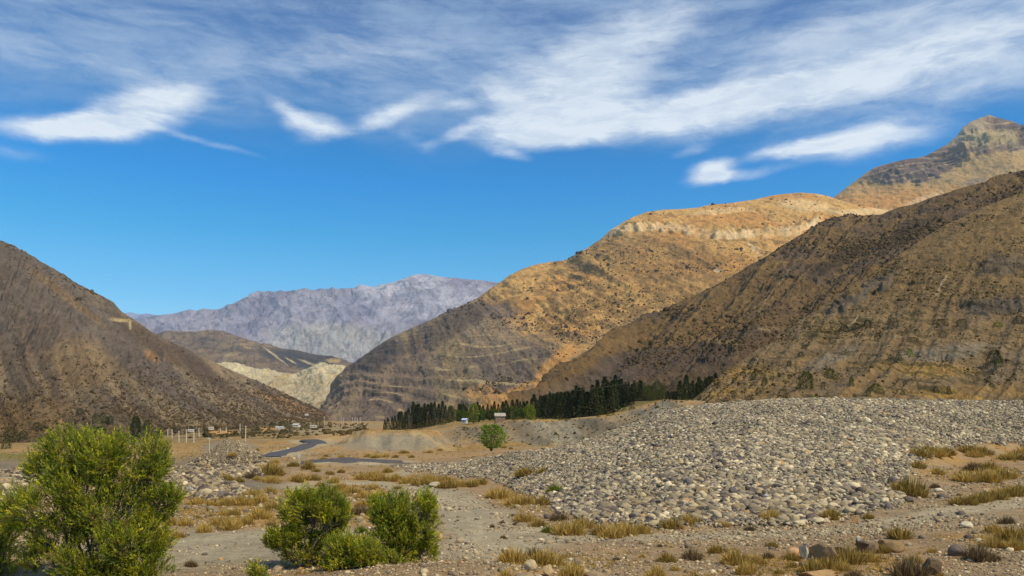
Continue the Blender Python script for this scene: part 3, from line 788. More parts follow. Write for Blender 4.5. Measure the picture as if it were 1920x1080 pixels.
# --- dark right mountain
def dark_disp(P, u, t):
    px, py = pix(P); x, y, z = P[..., 0], P[..., 1], P[..., 2]
    q = (px * .55 + py) / 60.0                        # spurs run down to the left
    q = (u + .27 * t) * 26
    g = ridged(q * .35, t * .25, o=3, seed=72) * 15 + ridged(q + .2 * fbm(x / 80, z / 80, o=3, seed=5), t * .4, o=4, seed=73) * 6
    return g + 3.0 * fbm(x / 16, z / 12, o=4, seed=74)
def dark_col(P, u, t, d):
    px, py = pix(P); x, y, z = P[..., 0], P[..., 1], P[..., 2]
    n = fbm(x / 60, z / 45, o=5, seed=82); n2 = .5 * fbm(px / 6 + py / 13, py / 6 - px / 11, o=3, seed=83) + .5 * fbm(px / 3.1 - py / 6, py / 2.9 + px / 9, o=2, seed=89)
    n3 = fbm((u + .27 * t) * 70, t * 2.2, o=5, seed=84)
    c = np.zeros(P.shape) + srgb(112, 92, 62)  # scrubby brown, taken darker to carry the cloud shade in its colour
    c = mixc(c, srgb(94, 80, 68), sst(n, -.1, .3) * .8)
    c = mixc(c, srgb(128, 106, 66), sst(n3, .05, .35) * .7)
    c = mixc(c, srgb(84, 74, 68), sst(ell(px + 30 * n, py + 20 * n, 1230, 690, 160, 38, 6), .2, .9) * .6)
    c = mixc(c, srgb(92, 84, 80), ell(px + 30 * n, py + 18 * n, 1100, 720, 90, 35, 20) * .6)
    c = mixc(c, srgb(58, 52, 32), sst(n2, .22, .36) * .75)
    c = mixc(c, srgb(60, 52, 36), ell(px + 18 * n, py + 12 * n, 1570, 490, 60, 16, 35) * .7)
    c = mixc(c, srgb(66, 56, 42), ell(px + 18 * n, py + 12 * n, 1700, 440, 70, 14, 32) * .6)
    c = mixc(c, srgb(82, 76, 72), ell(px + 18 * n, py + 10 * n, 1870, 500, 70, 30, 10) * .6)
    lines = (ell(px + 3 * n2, py, 1482, 505, 42, 2.2, 50) + ell(px, py + 2 * n, 1435, 565, 26, 1.8, 58) + ell(px, py, 1740, 480, 36, 2.5, 60) + ell(px, py, 1815, 470, 36, 2.5, 70) + ell(px, py, 1462, 520, 12, 1.5, 85))
    c = mixc(c, srgb(140, 122, 96), np.clip(lines, 0, 1) * .55)
    c = mixc(c, srgb(160, 142, 108), (ell(px + 3 * n2, py + n2, 1350, 640, 34, 4, -8) * .5 + ell(px, py, 1371, 637, 4, 7) * .6 + ell(px + 2 * n2, py, 1440, 617, 22, 4) * .7) * sst(n2, -.3, .2))
    return c
DARKMT = mountain("dark_mountain", [[(960, 775, 820), (1000, 752, 840), (1012, 735, 860), (1030, 712, 880), (1050, 690, 900), (1080, 668, 920), (1110, 650, 940), (1145, 628, 960), (1180, 611, 990), (1215, 594, 1010), (1245, 580, 1030), (1270, 566, 1050),
                   (1305, 552, 1080), (1345, 534, 1100), (1380, 517, 1120), (1405, 499, 1140), (1440, 480, 1170), (1465, 466, 1190), (1485, 453, 1200), (1510, 438, 1220), (1535, 422, 1240), (1560, 411, 1250), (1590, 407, 1250),
                   (1620, 408, 1250), (1645, 409, 1240), (1662, 400, 1230), (1690, 389, 1220), (1715, 384, 1200), (1745, 372, 1190), (1780, 362, 1170), (1820, 349, 1150), (1860, 336, 1130), (1920, 321, 1100), (2050, 300, 1080), (2500, 260, 1050)],
    [(960, 776, 740), (1020, 745, 760), (1090, 705, 800), (1170, 668, 840), (1260, 632, 880), (1350, 590, 930), (1440, 540, 990), (1540, 490, 1040), (1640, 450, 1060), (1760, 410, 1020), (1920, 370, 960), (2500, 320, 900)],
    [(960, 778, 680), (1030, 758, 690), (1120, 728, 700), (1210, 702, 710), (1300, 670, 720), (1390, 625, 780), (1480, 575, 840), (1570, 520, 880), (1660, 480, 900), (1780, 440, 880), (1920, 400, 840), (2500, 360, 780)],
    [(960, 782, 600), (1040, 764, 570), (1120, 756, 540), (1210, 750, 500), (1290, 742, 450), (1350, 715, 450), (1430, 650, 520), (1530, 590, 600), (1640, 530, 680), (1760, 470, 740), (1920, 430, 740), (2500, 400, 700)],
    [(960, 790, 560), (1040, 778, 530), (1120, 772, 500), (1210, 768, 460), (1290, 770, 410), (1370, 750, 400), (1450, 720, 430), (1560, 680, 500), (1700, 620, 560), (2500, 500, 600)],
    ], 900, 420, dark_disp, dark_col, M_mtn, 1.3, crest_keep=.18)

# --- near right hillside
def near_disp(P, u, t):
    px, py = pix(P); x, y, z = P[..., 0], P[..., 1], P[..., 2]
    g = ridged((u + .24 * t + .008 * fbm(x / 40, z / 40, o=3, seed=5)) * 13, t * .25, o=4, seed=92) * 2.6 * sst(t, .0, .2)
    s = z / 9 + 2.5 * fbm(x / 70, z / 40, o=3, seed=94); s = s - np.floor(s)
    cl = near_crag(px, py)
    return g * (1 - .5 * sst(t, .6, 1)) + 1.1 * fbm(x / 7, z / 5, o=4, seed=93) + cl * ((sst(s, 0, .7) - s) * 9 + ridged(x / 9, z / 14, o=4, seed=95) * 3)
def near_crag(px, py):
    n = vn(px / 12, py / 8, seed=12)
    return np.clip(ell(px + 8 * n, py + 5 * n, 1600, 562, 50, 12, 28) + ell(px + 10 * n, py + 6 * n, 1870, 575, 60, 18, 3) + .8 * ell(px + 8 * n, py + 6 * n, 1650, 530, 40, 12, 32) + .7 * ell(px + 10 * n, py + 8 * n, 1880, 495, 50, 22, 10), 0, 1)
def near_col(P, u, t, d):
    px, py = pix(P); x, y, z = P[..., 0], P[..., 1], P[..., 2]
    n = fbm(x / 22, z / 13, o=5, seed=102); n2 = fbm(x / 3.6, z / 2.6, o=4, seed=103); n3 = fbm((u + .24 * t) * 46, t * 2.6, o=5, seed=104)
    c = np.zeros(P.shape) + srgb(122, 104, 76)
    c = mixc(c, srgb(116, 100, 78), sst(n, -.05, .3) * .8)
    c = mixc(c, srgb(112, 92, 58), (1 - sst(py, 520, 620)) * .7)
    c = mixc(c, srgb(156, 126, 66), sst(n3 + n, .1, .45) * .3 * sst(py, 560, 640))
    c = mixc(c, srgb(160, 130, 62), (ell(px + 20 * n, py + 6 * n, 1390, 720, 70, 30, 10) * .6 + ell(px + 30 * n, py + 6 * n, 1740, 695, 90, 14, -3) * .6 + ell(px, py + 4 * n, 1830, 742, 160, 16) * .7) * sst(n2, -.4, .1))
    c = mixc(c, srgb(122, 114, 102), (ell(px + 14 * n, py + 7 * n, 1770, 660, 100, 15, 7) + ell(px + 14 * n, py + 7 * n, 1560, 672, 60, 14, 22) * .8 + ell(px + 10 * n, py, 1880, 690, 60, 26, 18) * .6) * .75)
    c = mixc(c, srgb(108, 92, 68), sst(n3, .02, .4) * .45)
    c = mixc(c, srgb(74, 66, 38), sst(n2 + .25 * n, .2, .33) * .7)
    c = mixc(c, srgb(92, 86, 80), near_crag(px, py) * .8)
    c = mixc(c, srgb(52, 46, 42), near_crag(px, py) * sst(n2, .05, .25) * .8)
    c = mixc(c, srgb(150, 138, 118), (ell(px, py + 3 * n2, 1765, 535, 22, 3, 62) + ell(px, py, 1600, 605, 20, 2, 55)) * .6)
    return c
NEARHILL = mountain("near_hillside", [[(1225, 800, 240), (1262, 778, 250), (1290, 757, 262), (1320, 733, 280), (1350, 704, 300), (1385, 680, 325), (1420, 655, 350), (1455, 630, 380), (1482, 611, 400), (1520, 588, 430), (1560, 560, 460), (1600, 535, 490), (1640, 509, 520),
                   (1670, 488, 550), (1700, 468, 580), (1760, 428, 650), (1850, 385, 760), (1920, 360, 850), (2100, 330, 850), (2600, 300, 800)],
    [(1225, 803, 220), (1300, 768, 235), (1370, 722, 265), (1440, 680, 300), (1520, 645, 330), (1600, 610, 360), (1680, 560, 420), (1760, 510, 480), (1850, 475, 520), (1920, 455, 560), (2600, 400, 560)],
    [(1225, 806, 200), (1310, 774, 205), (1400, 740, 220), (1500, 705, 240), (1600, 680, 260), (1700, 645, 290), (1800, 610, 320), (1920, 580, 340), (2600, 540, 340)],
    [(1225, 810, 180), (1330, 778, 175), (1440, 762, 170), (1560, 745, 175), (1680, 735, 185), (1800, 722, 190), (1920, 705, 200), (2600, 670, 200)],
    [(1225, 815, 165), (1350, 790, 150), (1500, 785, 140), (1700, 785, 138), (1920, 785, 136), (2600, 785, 130)],
    ], 760, 460, near_disp, near_col, M_near, 1.15, crest_keep=.2)

# --- left mountain
def left_disp(P, u, t):
    px, py = pix(P); x, y, z = P[..., 0], P[..., 1], P[..., 2]
    g = ridged((u - .16 * t) * 10, t * .15, o=4, seed=112) * 20 * sst(t, 0, .3) + ridged((u - .16 * t + .006 * fbm(x / 200, z / 200, o=3, seed=5)) * 36, t * .3, o=4, seed=113) * 5
    crag = np.clip(ell(px, py, 60, 560, 110, 110, 0) + ell(px, py, 265, 690, 60, 60) * .6, 0, 1)
    return g * (1 - .4 * sst(t, .75, 1)) + 3.5 * fbm(x / 22, z / 15, o=4, seed=114) + crag * ridged(u * 70 + t * 6, t * 9, o=4, seed=115) * 16
def left_col(P, u, t, d):
    px, py = pix(P); x, y, z = P[..., 0], P[..., 1], P[..., 2]
    n = fbm(px / 60 + py / 110, py / 45 - px / 100, o=5, seed=122); n2 = .5 * fbm(px / 7 + py / 15, py / 6 - px / 13, o=3, seed=123) + .5 * fbm(px / 3.1 - py / 6, py / 2.9 + px / 9, o=2, seed=129); n3 = fbm((u - .16 * t) * 60, t * 2.6, o=5, seed=124)
    wx = px + 30 * n; wy = py + 18 * n
    c = np.zeros(P.shape) + srgb(122, 108, 88)
    c = mixc(c, srgb(96, 85, 74), sst(n3, -.1, .25) * .85)
    c = mixc(c, srgb(146, 130, 104), sst(-n3, .08, .35) * sst(py, 560, 680) * .75)
    c = mixc(c, srgb(106, 97, 90), np.clip(ell(wx, wy, 60, 560, 130, 100, -30) + ell(wx, wy, 220, 640, 160, 30, -38) * .8 + ell(wx, wy, 340, 735, 90, 30, -35) * .8, 0, 1) * .8)
    c = mixc(c, srgb(86, 70, 56), ell(wx, wy, 330, 668, 130, 16, -32) * .7)
    c = mixc(c, srgb(140, 118, 82), ell(wx, wy, 150, 680, 60, 48, -30) * .5 + ell(wx, wy, 130, 560, 90, 8, -38) * .5)
    c = mixc(c, srgb(160, 122, 76), ell(px + 8 * n2, py + 5 * n2, 285, 668, 16, 8, -40) * .6 + ell(wx, wy, 560, 765, 90, 10, -20) * .5)
    c = mixc(c, srgb(134, 120, 96), (ell(wx, wy, 310, 765, 110, 16, -35) + ell(wx, wy, 430, 765, 110, 7, -25)) * .6)
    c = mixc(c, srgb(196, 178, 132), (ell(px + 4 * n2, py + 3 * n2, 225, 600, 20, 3.2, -4) + ell(px + 3 * n2, py + 2 * n2, 244, 609, 2.6, 9, 0)) * .7)
    c = mixc(c, srgb(66, 58, 38), sst(n2 + .16 * sst(py, 690, 790), .2, .38) * .6)
    c = mixc(c, srgb(84, 76, 44), sst(py + 20 * n, 770, 810) * sst(n2, -.2, .2) * .6)
    c = mixc(c, srgb(130, 104, 66), ell(wx, wy, 50, 780, 90, 40) * .6 * (1 - sst(n2, .1, .3)))
    return c
LEFTMT = mountain("left_mountain", [[(-700, 180, 1300), (-450, 245, 1450), (-200, 352, 1600), (-60, 422, 1660), (0, 450, 1700), (30, 463, 1720), (60, 480, 1740), (100, 503, 1780), (140, 528, 1820), (168, 544, 1850), (190, 554, 1880), (212, 567, 1900), (228, 585, 1930), (250, 598, 1960),
                   (280, 620, 1990), (310, 636, 2020), (345, 652, 2060), (380, 669, 2100), (410, 683, 2140), (440, 697, 2160), (470, 709, 2200), (500, 722, 2240), (530, 735, 2280), (560, 750, 2300), (590, 764, 2340), (610, 775, 2380), (660, 800, 2420)],
    [(-700, 420, 1000), (-300, 500, 1100), (-50, 560, 1200), (60, 600, 1300), (150, 635, 1380), (230, 660, 1480), (320, 695, 1600), (410, 727, 1720), (490, 752, 1850), (570, 778, 2000), (660, 805, 2100)],
    [(-700, 640, 700), (-300, 680, 750), (-50, 700, 820), (60, 712, 900), (150, 726, 980), (230, 740, 1080), (320, 756, 1200), (410, 772, 1350), (490, 782, 1550), (570, 790, 1800), (660, 808, 1950)],
    [(-700, 800, 420), (-300, 810, 470), (-50, 800, 520), (60, 796, 600), (150, 795, 720), (230, 795, 850), (330, 796, 1000), (420, 796, 1150), (500, 796, 1350), (570, 797, 1600), (660, 812, 1800)],
    [(-700, 870, 330), (-300, 868, 380), (-50, 862, 420), (60, 852, 500), (150, 840, 620), (230, 832, 760), (330, 820, 920), (420, 812, 1080), (500, 806, 1300), (570, 802, 1550), (660, 816, 1700)],
    ], 820, 420, left_disp, left_col, M_mtn, 1.3, rough=.5, tex=.8, crest_keep=.15)
#MARK_OBJECTS
# ------------------------------------------------------------------ shape kit
def ico(level):
    p = (1 + 5 ** .5) / 2
    V = [(-1, p, 0), (1, p, 0), (-1, -p, 0), (1, -p, 0), (0, -1, p), (0, 1, p), (0, -1, -p), (0, 1, -p), (p, 0, -1), (p, 0, 1), (-p, 0, -1), (-p, 0, 1)]
    Fc = [(0, 11, 5), (0, 5, 1), (0, 1, 7), (0, 7, 10), (0, 10, 11), (1, 5, 9), (5, 11, 4), (11, 10, 2), (10, 7, 6), (7, 1, 8), (3, 9, 4), (3, 4, 2), (3, 2, 6), (3, 6, 8), (3, 8, 9), (4, 9, 5), (2, 4, 11), (6, 2, 10), (8, 6, 7), (9, 8, 1)]
    V = [np.array(v) / np.linalg.norm(v) for v in V]
    for _ in range(level):
        cache = {}; out = []
        def mid(a, b):
            k = (min(a, b), max(a, b))
            if k not in cache:
                m = V[a] + V[b]; V.append(m / np.linalg.norm(m)); cache[k] = len(V) - 1
            return cache[k]
        for a, b, c in Fc:
            ab, bc, ca = mid(a, b), mid(b, c), mid(c, a)
            out += [(a, ab, ca), (b, bc, ab), (c, ca, bc), (ab, bc, ca)]
        Fc = out
    return np.array(V), np.array(Fc)
ICO = [ico(0), ico(1), ico(2), ico(3)]

def stone_shape(level, seed, ang=0.25):
    V, Fc = ICO[level]; V = V.copy(); r = np.random.default_rng(seed)
    # cut with a few planes for flat facets, keep corners rounded
    for _ in range(int(4 + 7 * ang * 2)):
        n = r.normal(size=3); n /= np.linalg.norm(n); d = (r.uniform(.36, .74) if ang > .7 else r.uniform(.58, .86)) if ang > .3 else r.uniform(.72, .95)
        s = V @ n; over = np.maximum(s - d, 0); V -= n * over[:, None] * (0.97 if ang > .3 else .8)
    V += .05 * np.stack([vn(V[:, 0] * 2.5, V[:, 1] * 2.5, V[:, 2] * 2.5, seed + i) for i in range(3)], -1)
    return V / np.abs(V).max(0), Fc

def rotmats(n, r, tilt=math.pi):
    a = r.uniform(0, 2 * math.pi, n); b = r.uniform(-tilt, tilt, n) ; c = r.uniform(-tilt, tilt, n)
    ca, sa, cb, sb, cc, sc_ = np.cos(a), np.sin(a), np.cos(b), np.sin(b), np.cos(c), np.sin(c)
    z = np.zeros(n); o = np.ones(n)
    Rz = np.stack([ca, -sa, z, sa, ca, z, z, z, o], -1).reshape(n, 3, 3)
    Rx = np.stack([o, z, z, z, cb, -sb, z, sb, cb], -1).reshape(n, 3, 3)
    Ry = np.stack([cc, z, sc_, z, o, z, -sc_, z, cc], -1).reshape(n, 3, 3)
    return Rz @ Rx @ Ry

def scatter_mesh(name, shapes, pos, size, cols, r, tilt=.35, smooth=True):
    """join copies of the shapes into one mesh"""
    n = len(pos); which = r.integers(0, len(shapes), n)
    R = rotmats(n, r, tilt)
    VV, FF, CC = [], [], []; off = 0
    for k, (V, Fc) in enumerate(shapes):
        i = np.where(which == k)[0]
        if not len(i): continue
        P = np.einsum('nij,nvj->nvi', R[i], V[None] * size[i][:, None, :]) + pos[i][:, None, :]
        m = len(V)
        VV.append(P.reshape(-1, 3)); FF.append((Fc[None] + (np.arange(len(i)) * m)[:, None, None] + off).reshape(-1, 3))
        CC.append(np.repeat(cols[i], m, 0)); off += m * len(i)
    return mesh_from(name, np.concatenate(VV), np.concatenate(FF), 3, np.concatenate(CC), smooth)

PAL = np.array([srgb(152, 140, 118), srgb(130, 120, 104), srgb(178, 165, 138), srgb(104, 95, 90), srgb(82, 74, 72), srgb(200, 186, 158), srgb(172, 138, 100), srgb(140, 125, 98)])
PALN = ["mid grey", "dull grey", "pale beige", "dark purplish grey", "nearly black", "whitish", "orange tan", "brown grey"]
def stone_cols(n, r, w=(.27, .21, .12, .15, .10, .045, .015, .09)):
    w = np.array(w); i = r.choice(len(PAL), n, p=w / w.sum())
    return PAL[i] * r.uniform(.82, 1.18, (n, 1)), i

# ------------------------------------------------------------------ cobble heap
RS = np.random.default_rng(5)
def heap_points(n):
    X = RS.uniform(-25, 115, n); Y = RS.uniform(43, 140, n)
    px = 960 + X / Y * F
    z = hz(px, Y); py = HZ - z / Y * F
    ok = (px > 725) & (px < 2240)
    X, Y, z, px, py = X[ok], Y[ok], z[ok], px[ok], py[ok]
    m = heap_mask(px, py, Y)
    ok = RS.uniform(0, 1, len(m)) < m * (1 - .75 * sst(px, 1960, 2100))
    return X[ok], Y[ok], z[ok], px[ok], py[ok]
X, Y, z, px, py = heap_points(820000)
n = len(X)
med = .082 + .066 * ell(px, py, 1420, 930, 330, 75, 4, .9) + .015 * ell(px, py, 1100, 920, 150, 70, 0, .9) + .025 * (py < 850)
med = med * (1 + .55 * fbm(X / 4, Y / 4, o=4, seed=77))
s = med * np.exp(RS.normal(-.03, .50, n)) ; s = np.clip(s, .05, .42)
big = RS.uniform(0, 1, n) < .004; s[big] *= 1.7
size = np.stack([s * RS.uniform(.85, 1.25, n), s * RS.uniform(.7, 1.0, n), s * RS.uniform(.45, .8, n)], -1) * .88
cols, ci = stone_cols(n, RS); cols = cols * np.array([1.08, 1.12, 1.19]) * (1 + .22 * fbm(X / 5, Y / 5, o=4, seed=78))[:, None]
pos = np.stack([X, Y, z + s * .12 + RS.uniform(-.06, .12, n)], -1)
appar = s / Y * (px < 1925) * (px > 730)
order = np.argsort(-appar)
pick = order[:300]
rest = np.ones(n, bool); rest[pick] = False
# keep the bulk light: small far stones get the coarse shape
nearm = rest & ((Y < 66) | (s > .24)); farm = rest & ~nearm
SH1 = [stone_shape(1, 100 + i, .35 if i % 3 else .8) for i in range(16)]
SH0 = [stone_shape(0, 200 + i) for i in range(14)]
heap_me = None
o = link("cobble_heap", scatter_mesh("cobble_heap", SH1, pos[nearm], size[nearm], cols[nearm], RS, .6), M_stone)
tag(o, "broad heap of countless small river cobbles, its near slope", "cobbles", kind="stuff")
o = link("far_cobbles", scatter_mesh("far_cobbles", SH0, pos[farm], size[farm], cols[farm], RS, .7, False), M_stone)
tag(o, "finer cobbles covering the far upper slope and left tail of the heap", "cobbles", kind="stuff")
cache = {}
LMK = [(1186, 970, "nearly black boulder"), (1290, 905, "dark grey round boulder"), (1374, 920, "purplish boulder"), (1257, 931, "tan boulder"), (1349, 950, "cream boulder"), (1247, 964, "whitish pointed stone"),
       (1367, 970, "grey brown boulder"), (1275, 866, "high pale tan boulder"), (1205, 928, "beige boulder"), (1436, 931, "bluish grey stone"), (1646, 866, "orange stone"), (1517, 960, "smooth light grey boulder"), (1603, 975, "orange standing stone"), (1709, 915, "large round grass bush"), (1672, 900, "dark stone beside the round bush"), (1560, 965, "lower right olive tuft"), (1010, 935, "olive tuft at the left edge")]
for k in pick:
    key = (int(RS.integers(0, 6)), int(ci[k]))
    if key not in cache:
        V, Fc = stone_shape(2, 300 + key[0] * 9 + key[1], .22 if key[0] % 2 else .5)
        cache[key] = mesh_from("cobble", V, Fc, 3, np.repeat(PAL[key[1]][None], len(V), 0)); cache[key].materials.append(M_stone)
    o = link("cobble", cache[key], None, None, pos[k] + np.array([0, 0, s[k] * .1]), scale=tuple(size[k]), rot=(RS.uniform(-.3, .3), RS.uniform(-.3, .3), RS.uniform(0, 6.28)))
    ld = [math.hypot(px[k] - a, (py[k] - b) * 1.6) for a, b, _ in LMK]; q_ = int(np.argmin(ld)); a, b, nm_ = LMK[q_]
    dx_, dy_ = px[k] - a, (py[k] - b) * 1.6
    w_ = ("right of" if dx_ > 0 else "left of") if abs(dx_) > abs(dy_) else ("below" if dy_ > 0 else "above")
    far_ = "just " if ld[q_] < 30 else ("" if ld[q_] < 70 else "some way ")
    tag(o, "%s cobble %s%s the %s" % (PALN[key[1]], far_, w_, nm_), "cobble", "large cobbles on the stone heap")

# ------------------------------------------------------------------ rubble by the track, gravel on the soil
def region_points(n, ymin, ymax, x0, x1, fmask):
    Y = np.exp(RS.uniform(math.log(ymin), math.log(ymax), n)); px = RS.uniform(x0, x1, n)
    keep = RS.uniform(0, 1, n) < (Y / ymax) ** 2 * 1.0 if False else np.ones(n, bool)
    z = hz(px, Y); py = HZ - z / Y * F
    ok = RS.uniform(0, 1, n) < fmask(px, py, Y)
    return px[ok], py[ok], Y[ok], z[ok]
def rub(px, py, Y):
    w1 = px + 14 * vn(px / 15, py / 9, seed=5); w2 = py + 6 * vn(px / 12, py / 7, seed=6)
    m = ell(w1, w2, 400, 880, 100, 22, 3, .12) + ell(w1, w2, 375, 915, 85, 20, -6, .12) + ell(w1, w2, 490, 858, 35, 9, 4, .2) + ell(w1, w2, 10, 905, 65, 42, 0, .15) + ell(w1, w2, -100, 930, 90, 60, 0, .2)
    m = m * (1 - .9 * ell(w1, w2, 345, 893, 26, 10, -30, .3)) * (1 - .95 * ell(w1, w2, 440, 901, 40, 6, 0, .3))
    return np.clip(m, 0, 1)
px2, py2, Y2, z2 = region_points(190000, 50, 140, -250, 560, rub)
n2 = len(px2); s2 = np.clip(.115 * np.exp(RS.normal(0, .5, n2)), .06, .5)
SHA = [stone_shape(1, 400 + i, .6) for i in range(12)]
c2, _ = stone_cols(n2, RS, (.25, .22, .12, .17, .12, .05, .01, .06))
size2 = np.stack([s2 * 1.2, s2 * .9, s2 * .75], -1)
P2 = np.stack([(px2 - 960) / F * Y2, Y2, z2 + s2 * .25 + RS.uniform(0, .12, n2)], -1)
o = link("rubble", scatter_mesh("rubble", SHA, P2, size2, c2 * .98, RS, 1.2, False), M_boulder)
tag(o, "tumbled grey rubble in piles left of the dirt track", "rubble", kind="stuff")
def cone(px, py, Y): return ell(px, py, 432, 846, 64, 22, 0, .3)
px3, py3, Y3, z3 = region_points(110000, 110, 150, 360, 500, cone)
n3 = len(px3); s3 = .05 * np.exp(RS.normal(0, .4, n3)); c3, _ = stone_cols(n3, RS)
o = link("gravel_cone", scatter_mesh("gravel_cone", SH0, np.stack([(px3 - 960) / F * Y3, Y3, z3], -1), s3[:, None] * np.ones(3), c3 * .9, RS), M_stone)
tag(o, "cone shaped grey gravel pile behind the rubble", "gravel", kind="stuff")
def grav(px, py, Y):
    X = (px - 960) / F * Y
    c = sst(fbm(X / 2.5, Y / 2.5, o=4, seed=141), -.25, .35) * .8 + .12
    c = c * (1 - .75 * ell(px, py, 430, 1022, 190, 36)) * (1 - .6 * ell(px, py, 860, 950, 90, 40, -35))
    c = c + .9 * ell(px, py, 1860, 1060, 120, 40) + .8 * ell(px, py, 1150, 1065, 110, 22) + .9 * ell(px, py, 1500, 1000, 260, 16, 3)
    return np.clip(c, 0, 1)
px4, py4, Y4, z4 = region_points(130000, 20, 75, -100, 2050, grav)
n4 = len(px4); s4 = np.clip(.022 * np.exp(RS.normal(0, .62, n4)), .012, .22) * np.clip(Y4 / 35, .8, 1.7); c4, _ = stone_cols(n4, RS, (.2, .2, .2, .1, .05, .1, .06, .09))
o = link("gravel", scatter_mesh("gravel", SH0, np.stack([(px4 - 960) / F * Y4, Y4, z4 + s4 * .2], -1), np.stack([s4 * 1.2, s4, s4 * .7], -1), c4, RS), M_stone)
tag(o, "loose gravel and pebbles strewn over the bare foreground soil", "gravel", kind="stuff")
def mid(px, py, Y):
    X = (px - 960) / F * Y
    return sst(fbm(X / 9, Y / 12, o=4, seed=151), .0, .4) * .9 + .04
px5, py5, Y5, z5 = region_points(16000, 75, 330, 200, 1060, mid)
n5 = len(px5); s5 = np.clip(.06 * np.exp(RS.normal(0, .5, n5)), .05, .5); c5, _ = stone_cols(n5, RS)
o = link("scattered_stones", scatter_mesh("scattered_stones", SH0, np.stack([(px5 - 960) / F * Y5, Y5, z5 + s5 * .2], -1), s5[:, None] * np.array([1.2, 1, .7]), c5, RS), M_stone)
tag(o, "small stones strewn across the river plain", "stones", kind="stuff")

